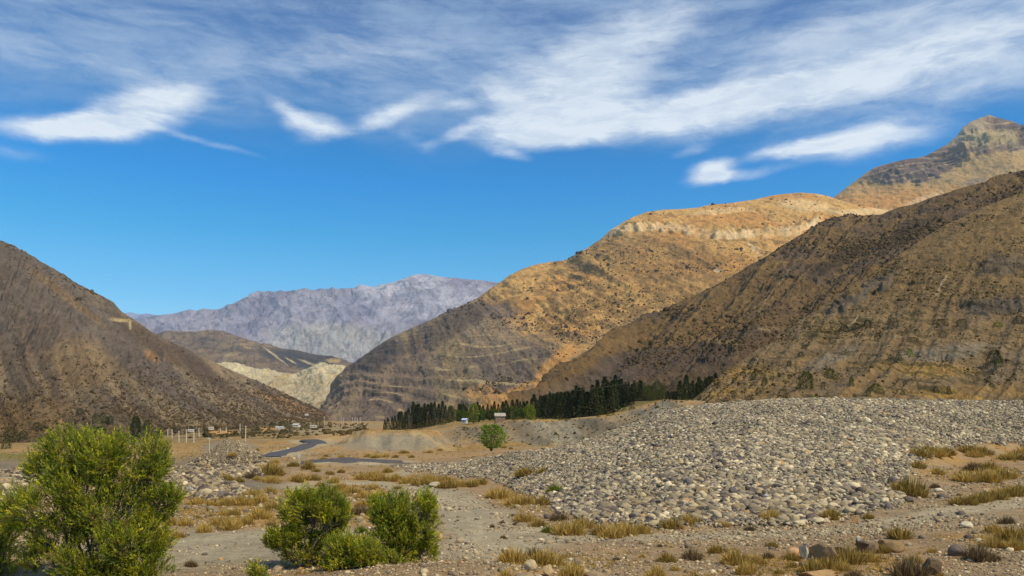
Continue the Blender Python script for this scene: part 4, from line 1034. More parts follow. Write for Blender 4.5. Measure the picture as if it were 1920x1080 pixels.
# ------------------------------------------------------------------ boulders, one by one: px, foot py, width px, height px, colour, angular, label
BOULD = [
 (1488, 1044, 26, 18, (178, 146, 112), 0, "rounded tan boulder at the left end of the boulder row"),
 (1510, 1048, 30, 30, (168, 160, 144), 1, "pale grey angular boulder with an upright face in the boulder row"),
 (1541, 1050, 48, 38, (130, 110, 86), 1, "largest brown wedge shaped boulder of the row in the foreground"),
 (1586, 1042, 42, 24, (118, 102, 82), 1, "low dark brown boulder behind the grass in the boulder row"),
 (1615, 1036, 30, 34, (96, 84, 74), 1, "tall dark boulder with a whitish top in the boulder row"),
 (1636, 1036, 30, 28, (124, 106, 84), 1, "brown boulder leaning on the dark whitish topped boulder"),
 (1655, 1024, 24, 18, (112, 98, 78), 1, "small brown boulder behind the right part of the boulder row"),
 (1678, 1034, 38, 20, (132, 112, 84), 0, "flat tan boulder at the right end of the boulder row"),
 (1522, 1055, 18, 9, (92, 84, 78), 1, "small dark stone below the largest brown boulder"),
 (1508, 1062, 22, 10, (110, 98, 84), 0, "small brown stone at the front of the boulder row"),
 (1795, 1042, 34, 22, (104, 96, 90), 0, "dark grey boulder beside the dead grey bush"),
 (1812, 990, 24, 13, (190, 182, 164), 0, "whitish flat stone lying on the bare track at right"),
 (1745, 1078, 36, 32, (104, 88, 72), 1, "dark brown boulder at the bottom edge, right of the boulder row"),
 (1535, 1088, 86, 22, (150, 124, 92), 1, "broad flat orange tan rock at the bottom edge"),
 (1603, 980, 12, 14, (184, 150, 108), 1, "orange stone standing at the lower right edge of the heap"),
 (1703, 941, 20, 11, (98, 90, 84), 0, "dark flat stone below the round bush at the heap's right end"),
 (1760, 922, 18, 7, (194, 186, 164), 0, "whitish slab on the soil right of the round bush"),
 (1672, 908, 16, 16, (94, 88, 88), 0, "dark stone left of the round bush at the heap's right end"),
 (1851, 925, 14, 12, (160, 140, 112), 1, "small tan stone behind the long grass strip"),
 (995, 1068, 26, 19, (162, 148, 124), 0, "grey beige boulder in front of the golden grass at bottom centre"),
 (1028, 1082, 21, 24, (172, 150, 118), 1, "tan upright boulder at the bottom edge, beside golden grass"),
 (983, 1092, 44, 18, (140, 124, 102), 0, "broad brown rock cut by the bottom edge"),
 (1010, 1086, 16, 10, (160, 144, 118), 0, "small beige stone between two foreground boulders"),
 (1113, 1086, 40, 16, (136, 120, 100), 0, "low brown rock at the bottom edge right of the golden grass"),
 (1082, 1060, 22, 14, (124, 112, 98), 0, "low grey rock right of the golden foreground grass"),
 (1068, 1056, 15, 10, (176, 168, 150), 1, "pale little rock right of the golden foreground grass"),
 (948, 1036, 18, 11, (158, 150, 132), 1, "pale angular stone on the soil left of the golden foreground grass"),
 (1186, 974, 19, 11, (66, 60, 64), 0, "nearly black boulder at the lower left edge of the heap"),
 (1290, 912, 18, 16, (104, 98, 100), 0, "round dark grey boulder in the middle of the heap"),
 (1374, 929, 18, 17, (92, 86, 92), 0, "round purplish boulder on the heap, right of centre"),
 (1257, 936, 15, 11, (184, 156, 118), 0, "round tan boulder on the heap"),
 (1349, 956, 13, 13, (196, 184, 160), 0, "round cream boulder near the lower edge of the heap"),
 (1247, 970, 16, 12, (206, 194, 170), 1, "whitish pointed stone at the lower edge of the heap"),
 (1367, 976, 18, 14, (138, 128, 114), 0, "grey brown boulder at the lower edge of the heap"),
 (1275, 872, 13, 13, (172, 152, 122), 0, "pale tan boulder high on the heap"),
 (1205, 934, 14, 12, (178, 164, 132), 0, "beige boulder left of the middle of the heap"),
 (1436, 936, 12, 10, (150, 148, 158), 0, "bluish grey stone on the right part of the heap"),
 (1646, 870, 11, 9, (190, 154, 118), 0, "orange stone standing out on the right flank of the heap"),
 (1609, 766, 9, 8, (186, 150, 112), 0, "orange stone just below the crest of the heap"),
 (1610, 792, 11, 8, (110, 100, 90), 0, "brown stone beside a white stone below the crest of the heap"),
 (1628, 793, 12, 9, (206, 198, 180), 0, "white stone below the crest of the heap"),
 (1680, 785, 20, 6, (60, 55, 52), 0, "long dark stone lying below the crest of the heap"),
 (1905, 806, 24, 9, (150, 140, 122), 1, "long grey slab near the crest at the heap's right end"),
 (1517, 948 + 20, 14, 10, (150, 144, 130), 0, "smooth light grey boulder at the right lower edge of the heap"),
 (350, 955, 12, 7, (100, 94, 90), 0, "lone dark stone on the gravel below the rubble"),
 (358, 924, 14, 14, (184, 186, 200), 1, "bluish white block at the left end of the lower rubble"),
 (489, 951, 8, 8, (196, 186, 168), 1, "white stone among golden grass left of the middle willow"),
 (520, 945, 7, 6, (196, 184, 160), 0, "small pale stone behind the middle willow"),
 (468, 965, 7, 4, (206, 200, 186), 0, "small white stone in the grass patch left of the middle willow"),
 (411, 971, 5, 4, (200, 196, 184), 0, "tiny white stone on the gravel patch"),
 (815, 913, 26, 10, (172, 164, 146), 1, "pale flat rock below the long golden grass band"),
 (800, 915, 14, 7, (130, 124, 116), 1, "grey rock beside the pale flat rock below the grass band"),
 (862, 1018, 16, 9, (160, 144, 120), 0, "low pale rock half buried right of the right willow"),
 (868, 1022, 5, 4, (206, 202, 192), 0, "tiny white stone right of the right willow"),
 (825, 1012, 10, 12, (178, 148, 110), 0, "tan stone against the right willow's foliage"),
 (541, 843, 7, 4, (206, 200, 186), 1, "white stone on the verge beside the bend of the road"),
 (551, 862, 6, 5, (190, 170, 140), 0, "beige stone by the sign post"),
 (388, 1056, 9, 4, (110, 102, 94), 0, "dark flat stone on the gravel pad beside the big willow"),
 (680, 985, 16, 10, (158, 140, 112), 1, "pale rock on the earth bank between the two willows"),
 (683, 1010, 18, 14, (160, 138, 112), 1, "tan rock on the earth bank between the two willows"),
]
for i, (bx, by, bw, bh, col, ang, lab) in enumerate(BOULD):
    P = hit(bx, min(by, 1120))
    w = bw / F * P[1]; h = bh / F * P[1]
    V, Fc = stone_shape(3, 500 + i, .8 if ang else .3)
    V = V * np.array([w / 2, w * .42, h * .62]) ; V[:, 2] += h * .38
    cols_ = np.repeat(srgb(*col)[None] * 1.15, len(V), 0)
    if 'whitish top' in lab: cols_ = mixc(cols_, srgb(190, 182, 168), sst(V[:, 2], h * .62, h * .8) * sst(-V[:, 0], -.1, .1))
    me = mesh_from("boulder", V, Fc, 3, cols_, smooth=not ang)
    link("boulder", me, M_boulder, None, P, rz=float(RS.uniform(-.5, .5)))
    tag(bpy.context.scene.objects[-1] if False else COL.objects[-1], lab, "boulder" if bw > 15 else "stone")

# ------------------------------------------------------------------ grass tufts
def blades(n, r, rad=.5, h=.5, w=.022, lean=.8, cols=None, flat=1.0):
    a = r.uniform(0, 2 * math.pi, n); q = r.uniform(0, 1, n) ** .62
    bx, by = np.cos(a) * q * rad * .62, np.sin(a) * q * rad * .62
    hh = h * r.uniform(.45, 1.0, n) * (1 - .45 * q ** 2)
    th = lean * q * r.uniform(.5, 1.45, n) + r.normal(0, .22, n)
    aa = a + r.normal(0, .5, n)
    dx, dy, dz = np.cos(aa) * np.sin(th), np.sin(aa) * np.sin(th), np.cos(th)
    base = np.stack([bx, by, np.full(n, -.03)], -1)
    d = np.stack([dx, dy, dz], -1) * hh[:, None]
    f = r.uniform(0, 2 * math.pi, n); sd = np.stack([np.cos(f), np.sin(f), 0 * f], -1) * (w * r.uniform(.6, 1.3, n))[:, None]
    m = base + d * .55
    tip = base + d + np.stack([dx * .12, dy * .12, -.08 * np.abs(np.sin(th))], -1) * hh[:, None]
    V = np.stack([base - sd * .5, base + sd * .5, m + sd * .45, tip, m - sd * .45], 1).reshape(-1, 3)
    i = np.arange(n)[:, None] * 5
    T = np.concatenate([i + [0, 1, 2], i + [0, 2, 4], i + [4, 2, 3]], 0)
    c = cols[r.integers(0, len(cols), n)] * r.uniform(.75, 1.25, (n, 1))
    C = np.repeat(c, 5, 0).reshape(n, 5, 3)
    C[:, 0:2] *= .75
    return V, T, C.reshape(-1, 3)
GOLD = np.array([srgb(206, 178, 104), srgb(192, 162, 86), srgb(176, 152, 76), srgb(206, 182, 120)]) * .88
OLIV = np.array([srgb(146, 126, 68), srgb(168, 144, 80), srgb(190, 162, 96), srgb(120, 106, 58)])
DEAD = np.array([srgb(130, 112, 86), srgb(112, 96, 74), srgb(148, 130, 98), srgb(96, 80, 58)])
GREE = np.array([srgb(92, 112, 34), srgb(112, 128, 42), srgb(84, 100, 30), srgb(140, 140, 60)])
TUFT = {}
for key, pal in (("gold", GOLD), ("oliv", OLIV), ("dead", DEAD), ("gree", GREE)):
    for v in range(4):
        r = np.random.default_rng(600 + v)
        parts = [blades(340, r, .5, .5, .024, .9, pal)]
        for q in range(3):   # side clumps for an uneven outline
            V, T, C = blades(130, r, .26, r.uniform(.3, .48), .024, .9, pal if q else (OLIV if key == "gold" else pal))
            V = V + np.array([r.uniform(-.36, .36), r.uniform(-.3, .3), 0]); parts.append((V, T, C))
        off = 0; VV, TT, CC = [], [], []
        for V, T, C in parts: VV.append(V); TT.append(T + off); CC.append(C); off += len(V)
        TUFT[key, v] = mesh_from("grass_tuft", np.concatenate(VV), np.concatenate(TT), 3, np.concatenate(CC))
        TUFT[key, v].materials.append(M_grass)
NAMEC = {"gold": "golden", "oliv": "olive gold", "dead": "dead greyish brown", "gree": "fresh green"}
TL = [ # px, base py, width px, colour, zone or own label
 (991, 892, 46, 'oliv', '*dark olive tuft on the left tail of the heap, above the golden grass'), (1017, 888, 30, 'oliv', 'heapleft'), (904, 906, 22, 'oliv', 'heapleft'),
 (936, 934, 58, 'gold', 'tracksideL'), (974, 946, 58, 'gold', 'tracksideL'), (1014, 947, 44, 'oliv', '*big olive tuft touching the left edge of the heap'), (1042, 924, 42, 'gree', '*greenish tuft growing out of the left edge of the heap'),
 (986, 978, 40, 'gold', 'heapfoot'), (1007, 987, 34, 'oliv', 'heapfoot'), (1028, 998, 27, 'gree', '*small bright green tuft at the foot of the heap'), (1046, 976, 34, 'dead', 'heapfoot'), (1072, 1002, 62, 'gold', 'heapfoot'),
 (1098, 990, 46, 'gold', 'heapfoot'), (1124, 1002, 38, 'oliv', 'heapfoot'), (1147, 1006, 58, 'gold', 'heapfoot'), (1174, 1003, 60, 'gold', '*tallest golden tuft at the foot of the heap, left of its middle'), (1206, 1000, 40, 'gold', 'heapfoot'),
 (1258, 991, 48, 'oliv', '*olive tuft at the lower edge of the heap beside whitish pointed stone'), (1288, 982, 44, 'gold', 'heapfoot'), (1356, 988, 30, 'gold', '*small golden tuft alone at the heap foot, right of centre'),
 (1236, 1025, 12, 'dead', 'barespots'), (1251, 1054, 38, 'oliv', '*dark olive tuft on the bare soil below the heap'), (1155, 1051, 15, 'dead', 'barespots'), (1203, 1046, 13, 'gold', 'barespots'),
 (1348, 1036, 36, 'oliv', '*olive tuft left of the big yellowish tuft in the foreground'), (1382, 1058, 62, 'gold', '*big yellowish tuft in the foreground, left of the boulder row'), (1296, 1048, 46, 'dead', 'foreground'),
 (965, 1056, 66, 'gold', '*golden tuft behind the grey beige boulder at bottom centre'), (1030, 1060, 70, 'gold', '*wide golden tuft behind the tan upright boulder'), (1000, 1050, 50, 'dead', 'foreground'), (1072, 1080, 56, 'gold', 'foreground'), (1267, 1070, 18, 'gold', 'foreground'),
 (1228, 1086, 44, 'gold', 'foreground'), (948, 1086, 36, 'gold', 'foreground'), (923, 989, 13, 'dead', 'barespots'), (942, 981, 12, 'dead', 'barespots'), (945, 1010, 14, 'dead', 'barespots'), (968, 985, 16, 'dead', 'barespots'), (962, 968, 11, 'dead', 'barespots'),
 (1725, 857, 50, 'oliv', '*leftmost tuft of the clump on the heap\'s right end'), (1752, 855, 46, 'gold', 'righttop'), (1771, 852, 40, 'oliv', 'righttop'), (1738, 848, 34, 'oliv', 'righttop'), (1813, 849, 44, 'oliv', 'righttop'), (1842, 853, 46, 'oliv', 'righttop'), (1826, 856, 34, 'gold', 'righttop'), (1901, 862, 50, 'oliv', '*olive tuft at the right edge of the picture beside the heap'), (1925, 850, 40, 'gold', 'righttop'),
 (1722, 877, 32, 'oliv', 'righttop'), (1758, 889, 30, 'gold', 'righttop'), (1812, 903, 54, 'gold', 'rightmid'), (1845, 902, 66, 'gold', 'rightmid'), (1880, 897, 56, 'gold', 'rightmid'), (1825, 882, 40, 'dead', 'rightmid'), (1855, 880, 40, 'oliv', 'rightmid'),
 (1709, 928, 62, 'oliv', '*large round olive bush of grass at the heap\'s right end'), (1726, 932, 30, 'oliv', 'rightmid'), (1753, 915, 20, 'dead', 'rightmid'),
 (1812, 946, 44, 'oliv', 'strip'), (1840, 941, 48, 'oliv', 'strip'), (1868, 935, 48, 'oliv', 'strip'), (1896, 930, 48, 'oliv', 'strip'), (1925, 925, 48, 'oliv', 'strip'),
 (1446, 976, 50, 'gold', '*golden tuft at the lower heap edge below the bluish grey stone'), (1560, 972, 46, 'oliv', '*olive tuft at the lower right edge of the heap'), (1629, 972, 23, 'oliv', '*small dark olive tuft right of the orange standing stone'), (1408, 995, 20, 'dead', 'heapfoot'),
 (1690, 1010, 48, 'oliv', '*olive tuft behind the right end of the boulder row'), (1885, 982, 30, 'dead', '*dark twiggy tuft on the bank at right'), (1893, 1012, 58, 'oliv', 'bankright'), (1866, 999, 32, 'gold', 'bankright'), (1860, 1026, 40, 'gold', 'bankright'), (1925, 1005, 40, 'oliv', 'bankright'), (1905, 1030, 40, 'gold', 'bankright'),
 (1416, 1056, 40, 'gold', 'rowleft'), (1484, 1050, 34, 'oliv', '*olive tuft in front of the tan boulder of the row'), (1484, 1064, 22, 'oliv', 'rowleft'), (1460, 1076, 24, 'oliv', 'rowleft'), (1449, 1026, 22, 'oliv', 'rowleft'), (1402, 1076, 44, 'gold', 'rowleft'), (1440, 1046, 26, 'dead', 'rowleft'),
 (1592, 1056, 70, 'oliv', '*wide olive tuft in front of the low dark brown boulder'), (1626, 1052, 46, 'gold', 'rowfront'), (1552, 1066, 46, 'oliv', 'rowfront'), (1522, 1074, 48, 'oliv', 'rowfront'), (1654, 1036, 36, 'oliv', 'rowfront'), (1575, 1068, 40, 'gold', 'rowfront'),
 (1712, 1056, 30, 'gold', '*pale tuft between the boulder row and the dark brown boulder'), (1833, 1050, 58, 'dead', '*sprawling dead grey bush beside the dark grey boulder'), (1703, 1082, 70, 'dead', '*sprawling dead bush at the bottom edge'), (1747, 1036, 20, 'gold', 'bankright'), (1862, 1052, 30, 'dead', 'bankright'), (1762, 1080, 18, 'gold', 'bankright'), (1600, 1086, 40, 'dead', 'rowfront'),
 (423, 900, 27, 'oliv', 'rubble'), (448, 903, 18, 'oliv', 'rubble'), (468, 896, 26, 'dead', '*dark rounded tuft right of the rubble piles'), (508, 890, 46, 'oliv', '*largest olive bush right of the rubble piles'), (488, 880, 24, 'gold', 'rubble'), (517, 868, 18, 'gold', 'rubble'), (548, 874, 26, 'oliv', 'rubble'),
 (578, 879, 30, 'oliv', '*rounded olive bush below the sign post'), (590, 884, 16, 'oliv', 'rubble'), (505, 905, 36, 'gold', 'rubble'), (482, 900, 18, 'gold', 'rubble'), (555, 903, 34, 'oliv', 'rubble'), (586, 900, 32, 'oliv', 'rubble'), (437, 855, 18, 'gold', '*golden tuft at the foot of the gravel cone'), (620, 890, 20, 'oliv', 'rubble'), (640, 886, 18, 'oliv', 'rubble'),
 (367, 946, 32, 'gold', 'midleft'), (396, 948, 26, 'gold', 'midleft'), (425, 947, 36, 'gold', 'midleft'), (452, 946, 44, 'gold', 'midleft'), (486, 942, 40, 'gold', 'midleft'), (512, 956, 40, 'oliv', 'midleft'), (470, 932, 40, 'gold', 'midleft'), (505, 925, 34, 'gold', 'midleft'), (423, 966, 24, 'gold', 'midleft'), (436, 968, 26, 'oliv', 'midleft'), (488, 973, 52, 'gold', 'midleft'),
 (507, 985, 20, 'oliv', 'midleft'), (432, 992, 48, 'gold', 'midleft'), (410, 984, 36, 'gold', 'midleft'), (460, 984, 34, 'gold', 'midleft'), (322, 985, 32, 'gold', 'willowright'), (348, 985, 32, 'gold', 'willowright'), (384, 998, 36, 'gold', 'willowright'), (372, 972, 12, 'oliv', 'midleft'), (396, 968, 12, 'oliv', 'midleft'), (330, 1008, 30, 'gold', 'willowright'), (356, 1062, 24, 'dead', 'willowright'),
 (661, 926, 38, 'gold', 'midright'), (640, 918, 34, 'gold', 'midright'), (673, 965, 42, 'dead', 'midright'), (687, 936, 40, 'gold', 'midright'), (712, 930, 24, 'gold', 'midright'), (680, 950, 30, 'gold', 'midright'), (747, 917, 14, 'oliv', 'midright'), (676, 998, 30, 'gree', '*pale green tuft on the earth bank between the two willows'), (625, 905, 26, 'gold', 'midright'), (600, 912, 22, 'gold', 'midright'), (700, 918, 30, 'gold', 'midright'),
 (690, 899, 40, 'gold', 'band'), (714, 901, 44, 'gold', 'band'), (742, 903, 44, 'gold', 'band'), (766, 906, 40, 'gold', 'band'), (788, 909, 42, 'gold', 'band'), (812, 906, 42, 'gold', 'band'), (842, 914, 44, 'oliv', '*tall olive tuft at the right end of the golden band'), (866, 912, 34, 'gold', 'band'), (885, 912, 32, 'oliv', 'band'), (902, 908, 26, 'oliv', 'band'), (727, 886, 24, 'oliv', 'band'), (705, 892, 28, 'gold', 'band'), (828, 902, 30, 'gold', 'band'), (800, 899, 28, 'gold', 'band'),
 (690, 857, 20, 'gold', 'hummock'), (705, 858, 22, 'gold', 'hummock'), (723, 857, 20, 'gold', 'hummock'), (741, 858, 15, 'oliv', 'hummock'), (772, 858, 14, 'oliv', 'hummock'), (757, 850, 18, 'oliv', 'hummock'), (806, 849, 16, 'gold', 'hummock'), (825, 845, 14, 'gold', 'hummock'), (606, 862, 16, 'gold', 'hummock'), (612, 856, 10, 'oliv', 'hummock'), (640, 858, 14, 'gold', 'hummock'), (655, 862, 14, 'gold', 'hummock'), (945, 840, 14, 'gold', '*golden tuft on the heap crest below the lone round tree'), (958, 842, 10, 'oliv', 'hummock'),
]
ZL = {
 'heapleft': "%s tuft on the left tail of the heap", 'tracksideL': "%s tuft of the clump between the dirt track and the heap", 'heapfoot': "%s grass tuft along the lower left foot of the stone heap",
 'barespots': "tiny %s tuft alone on the bare soil below the heap", 'foreground': "%s foreground tuft near the bottom edge, right of the willows", 'righttop': "%s tuft on the soil right of the heap, in the upper rows",
 'rightmid': "%s tuft of the thick patch right of the large round grass bush", 'strip': "%s tuft in the long narrow strip of grass at the right edge", 'bankright': "%s tuft on the stony bank at the lower right",
 'rowleft': "%s tuft left of the boulder row in the foreground", 'rowfront': "%s tuft growing in front of the boulder row", 'rubble': "%s tuft between the rubble piles and the sign post",
 'midleft': "%s tuft between the big willow and the middle willow", 'willowright': "%s tuft beside the right side of the big willow", 'midright': "%s tuft behind the two smaller willows",
 'band': "%s tuft of the long golden band below the asphalt road", 'hummock': "%s tuft on the sandy hummocks behind the asphalt road"}
for i, (tx, ty, tw, key, lab) in enumerate(TL):
    P = hit(tx, min(ty, 1110)); w = tw / F * P[1]
    me = TUFT[key, i % 4]
    hgt = min(w * RS.uniform(1.15, 1.5), .6 + w * .7)
    if 'bush' in lab: hgt = w * 1.4
    o = link("grass_tuft", me, None, None, P - np.array([0, 0, .02]), scale=(w * 1.25, w * 1.1, hgt * 1.2), rot=(0, 0, float(RS.uniform(0, 6.28))))
    if lab[0] == '*': tag(o, lab[1:], "grass tuft")
    else: tag(o, ZL[lab] % NAMEC[key], "grass tuft", lab + " tufts" if False else {"gold": "golden tufts ", "oliv": "olive tufts ", "dead": "dead tufts ", "gree": "green tufts "}[key] + "in " + lab.replace('tracksideL', 'the trackside clump').replace('heap', 'heap ').replace('mid', 'middle ').replace('row', 'boulder row ').replace('bank', 'bank ').replace('willow', 'willow '))

# thin uncounted grass of the plain and the soil
def grassmask(px, py, Y):
    X = (px - 960) / F * Y
    m = sst(fbm(X / 2.2, Y / 3.0, o=4, seed=55), .05, .3) * .30
    m = m + sst(fbm(X / 14, Y / 14, o=5, seed=31) + .2, 0, .3) * sst(Y, 150, 230) * .5
    for e in [(450, 960, 130, 32), (640, 925, 60, 18), (780, 905, 100, 10), (985, 940, 50, 20), (1100, 990, 90, 14), (1830, 888, 90, 12), (1030, 1055, 90, 16), (1560, 1058, 170, 18), (1870, 1010, 60, 16), (680, 960, 30, 30), (500, 895, 60, 8)]:
        m = m + .8 * ell(px, py, *e)
    hp = heap_mask(px, py, Y)
    d = np.full(px.shape, 1e9)
    for k, (pts, w) in TRACKS.items(): d = np.minimum(d, seg_dist(X, Y, TW[k]) - w * .6)
    for R in (ROAD1, ROAD2): d = np.minimum(d, seg_dist(X, Y, R) - 5)
    m = m * (1 - hp) * sst(d, 0, 1.0) * (1 - ell(px, py, 430, 1022, 160, 30)) * (1 - ell(px, py, 745, 829, 100, 16)) * (1 - ell(px, py, 405, 895, 95, 35)) * (1 - ell(px, py, 10, 905, 60, 40)) * (1 - ell(px, py, 432, 842, 50, 15))
    m = m * (1 - sst(px, 830, 900) * sst(Y, 195, 205) * (1 - sst(Y, 262, 285)) * .8)
    return np.clip(m, 0, 1)
px6, py6, Y6, z6 = region_points(85000, 26, 560, -60, 1980, grassmask)
n6 = len(px6); s6 = np.clip(RS.uniform(.16, .55, n6) * np.clip(Y6 / 65, .6, 1.9), .08, 1.1)
r = np.random.default_rng(9)
Vt, Tt, Ct = blades(12, r, .5, .55, .10, 1.0, GOLD)
nb = len(Vt)
ang = RS.uniform(0, 6.28, n6); ca, sa = np.cos(ang), np.sin(ang)
V = np.empty((n6, nb, 3))
V[..., 0] = (Vt[None, :, 0] * ca[:, None] - Vt[None, :, 1] * sa[:, None]) * s6[:, None]
V[..., 1] = (Vt[None, :, 0] * sa[:, None] + Vt[None, :, 1] * ca[:, None]) * s6[:, None]
V[..., 2] = Vt[None, :, 2] * s6[:, None] * 1.15
V += np.stack([(px6 - 960) / F * Y6, Y6, z6], -1)[:, None]
pal = np.concatenate([GOLD, OLIV[:3]])
cc = pal[RS.integers(0, len(pal), n6)] * RS.uniform(.7, 1.1, (n6, 1)) * .92
C = np.repeat(cc[:, None], nb, 1)
T = (Tt[None] + (np.arange(n6) * nb)[:, None, None]).reshape(-1, 3)
o = link("dry_grass", mesh_from("dry_grass", V.reshape(-1, 3), T, 3, C.reshape(-1, 3)), M_grass)
tag(o, "thin dry golden grass growing over the river plain and soil", "grass", kind="stuff")

# ------------------------------------------------------------------ foliage kit
def leaves(P, D, L_, W_, cols, r):
    """one diamond leaf per point: P base, D unit direction, L_ length, W_ width"""
    n = len(P); up = r.normal(size=(n, 3)); S = np.cross(D, up); S /= np.linalg.norm(S, axis=1)[:, None] + 1e-9
    L_ = np.broadcast_to(L_, (n,))[:, None]; W_ = np.broadcast_to(W_, (n,))[:, None]
    V = np.stack([P, P + D * L_ * .45 + S * W_ * .5, P + D * L_, P + D * L_ * .45 - S * W_ * .5], 1)
    return V.reshape(-1, 3), np.arange(n * 4).reshape(n, 4), np.repeat(cols, 4, 0)

def tube(pts, rads, seg=6):
    pts = np.array(pts, float); V = []; Fq = []
    for i, p in enumerate(pts):
        d = pts[min(i + 1, len(pts) - 1)] - pts[max(i - 1, 0)]; d /= np.linalg.norm(d) + 1e-9
        a = np.cross(d, [0.3, 1, 0.1]); a /= np.linalg.norm(a); b = np.cross(d, a)
        for k in range(seg):
            t = 2 * math.pi * k / seg; V.append(p + (a * math.cos(t) + b * math.sin(t)) * rads[i])
    for i in range(len(pts) - 1):
        for k in range(seg):
            Fq.append((i * seg + k, i * seg + (k + 1) % seg, (i + 1) * seg + (k + 1) % seg, (i + 1) * seg + k))
    return np.array(V), np.array(Fq)
def join(parts):
    off = 0; VV, FF = [], []
    for V, Fc in parts: VV.append(V); FF.append(Fc + off); off += len(V)
    return np.concatenate(VV), np.concatenate(FF)

def willow(name, basepx, Y0, lobes, nspr, label, cat, seed, bright=1.0, lscale=1.0, zbase=None):
    """lobes: (px, py, rx, ry, depth offset m, density)"""
    r = np.random.default_rng(seed)
    bz = float(hz(basepx, Y0)) if zbase is None else zbase
    root = link(name, None, loc=((basepx - 960) / F * Y0, Y0, bz))
    tag(root, label, cat)
    base = np.array(root.location)
    C_, R_, D_ = [], [], []
    for (lx, ly, rx, ry, dy, dn) in lobes:
        Y = Y0 + dy; C_.append(unpix(lx, ly, Y)); R_.append(np.array([rx / F * Y, (rx + ry) * .45 / F * Y, ry / F * Y])); D_.append(dn * rx * ry)
    C_, R_, D_ = np.array(C_), np.array(R_), np.array(D_)
    cnt = (nspr * D_ / D_.sum()).astype(int)
    Pl, Dl, Cl, Tw = [], [], [], []
    pal = np.array([srgb(146, 152, 38), srgb(120, 132, 34), srgb(176, 174, 54), srgb(94, 110, 38), srgb(136, 142, 74)]) * bright * 1.06
    for c, rr, m in zip(C_, R_, cnt):
        q = r.normal(size=(m, 3)); q /= np.linalg.norm(q, axis=1)[:, None]
        # uneven, clumped lobe: radius varies with direction, cluster near the shell
        k = 1 + .30 * vn(q[:, 0] * 2.4 + c[0], q[:, 1] * 2.4 + 5, q[:, 2] * 2.4, seed) + .18 * vn(q[:, 0] * 6, q[:, 1] * 6, q[:, 2] * 6, seed + 3)
        rad = r.uniform(.15, 1, m) ** .45 * k
        p0 = c + q * rr * rad[:, None]
        # gaps: drop sprigs where a 3D noise is low
        g = vn(p0[:, 0] * 2.0, p0[:, 1] * 2.0, p0[:, 2] * 2.0, seed + 9)
        g = g + .6 * vn(p0[:, 0] * 4.6, p0[:, 1] * 4.6, p0[:, 2] * 4.6, seed + 12); keep = g > -.25
        p0, q, rad = p0[keep], q[keep], rad[keep]
        d = q * .75 + np.array([0, 0, .75]) + r.normal(0, .28, q.shape); d /= np.linalg.norm(d, axis=1)[:, None]
        L = r.uniform(.16, .34, len(p0)) * lscale * (1 + .3 * (d[:, 2] > .8))
        nl = 16
        t = np.linspace(.05, 1.0, nl)
        pts = p0[:, None] + d[:, None] * (L[:, None] * (t - .6))[..., None]
        ax = r.normal(size=pts.shape); ax -= (ax * d[:, None]).sum(-1, keepdims=True) * d[:, None]; ax /= np.linalg.norm(ax, axis=-1, keepdims=True)
        dd = d[:, None] * .75 + ax * (.75 - .4 * t)[None, :, None]; dd /= np.linalg.norm(dd, axis=-1, keepdims=True)
        cc = pal[r.choice(5, len(p0), p=(.3, .25, .18, .15, .12))] * r.uniform(.75, 1.25, (len(p0), 1))
        hv_ = vn(p0[:, 0] * 1.7 + 7, p0[:, 1] * 1.7, p0[:, 2] * 1.7, seed + 31)
        cc = cc * (1 + .28 * hv_[:, None] * np.array([1.2, .9, .2]))
        dead_ = r.uniform(0, 1, len(p0)) < .035; cc[dead_] = srgb(150, 122, 82)
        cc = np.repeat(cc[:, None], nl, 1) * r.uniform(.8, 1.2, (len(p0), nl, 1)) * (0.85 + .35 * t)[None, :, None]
        Pl.append(pts.reshape(-1, 3)); Dl.append(dd.reshape(-1, 3)); Cl.append(cc.reshape(-1, 3))
        for j in r.choice(len(p0), min(len(p0), max(8, len(p0) // 22)), replace=False): Tw.append((p0[j], c))
    P = np.concatenate(Pl) - base; D = np.concatenate(Dl); Cc = np.concatenate(Cl)
    # leaves under ground level are dropped
    wl = P + base; keep = wl[:, 2] > gz_at(wl[:, 0], np.maximum(wl[:, 1], 2)) + .05
    P, D, Cc = P[keep], D[keep], Cc[keep]
    V, Fq, Cv = leaves(P, D, r.uniform(.055, .10, len(P)) * lscale, .026 * lscale, Cc, r)
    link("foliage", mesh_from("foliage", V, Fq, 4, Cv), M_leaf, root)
    # stems
    thin = []
    for c, rr in zip(C_, R_):
        c0 = c - base; e = c0 + np.array([0, 0, rr[2] * .3]); s0 = np.array([r.normal(0, .15), r.normal(0, .15), -.1])
        mid = s0 * .4 + e * .5 + np.array([r.normal(0, .12), r.normal(0, .12), -.1])
        V, Fq = tube([s0, (s0 + mid) / 2 + r.normal(0, .04, 3), mid, (mid + e) / 2 + r.normal(0, .06, 3), e], [.055 * lscale, .047 * lscale, .038 * lscale, .025 * lscale, .010], 6)
        link("stem", mesh_from("stem", V, Fq, 4), M_bark, root)
    for (p, c) in Tw:
        a = (c - base) * .75 + r.normal(0, .1, 3); b = p - base
        m = (a + b) / 2 + r.normal(0, .06, 3)
        thin.append(tube([a, m, b], [.014 * lscale, .009, .003], 4))
    V, Fq = join(thin); link("twigs", mesh_from("twigs", V, Fq, 4), M_bark, root)
    return root

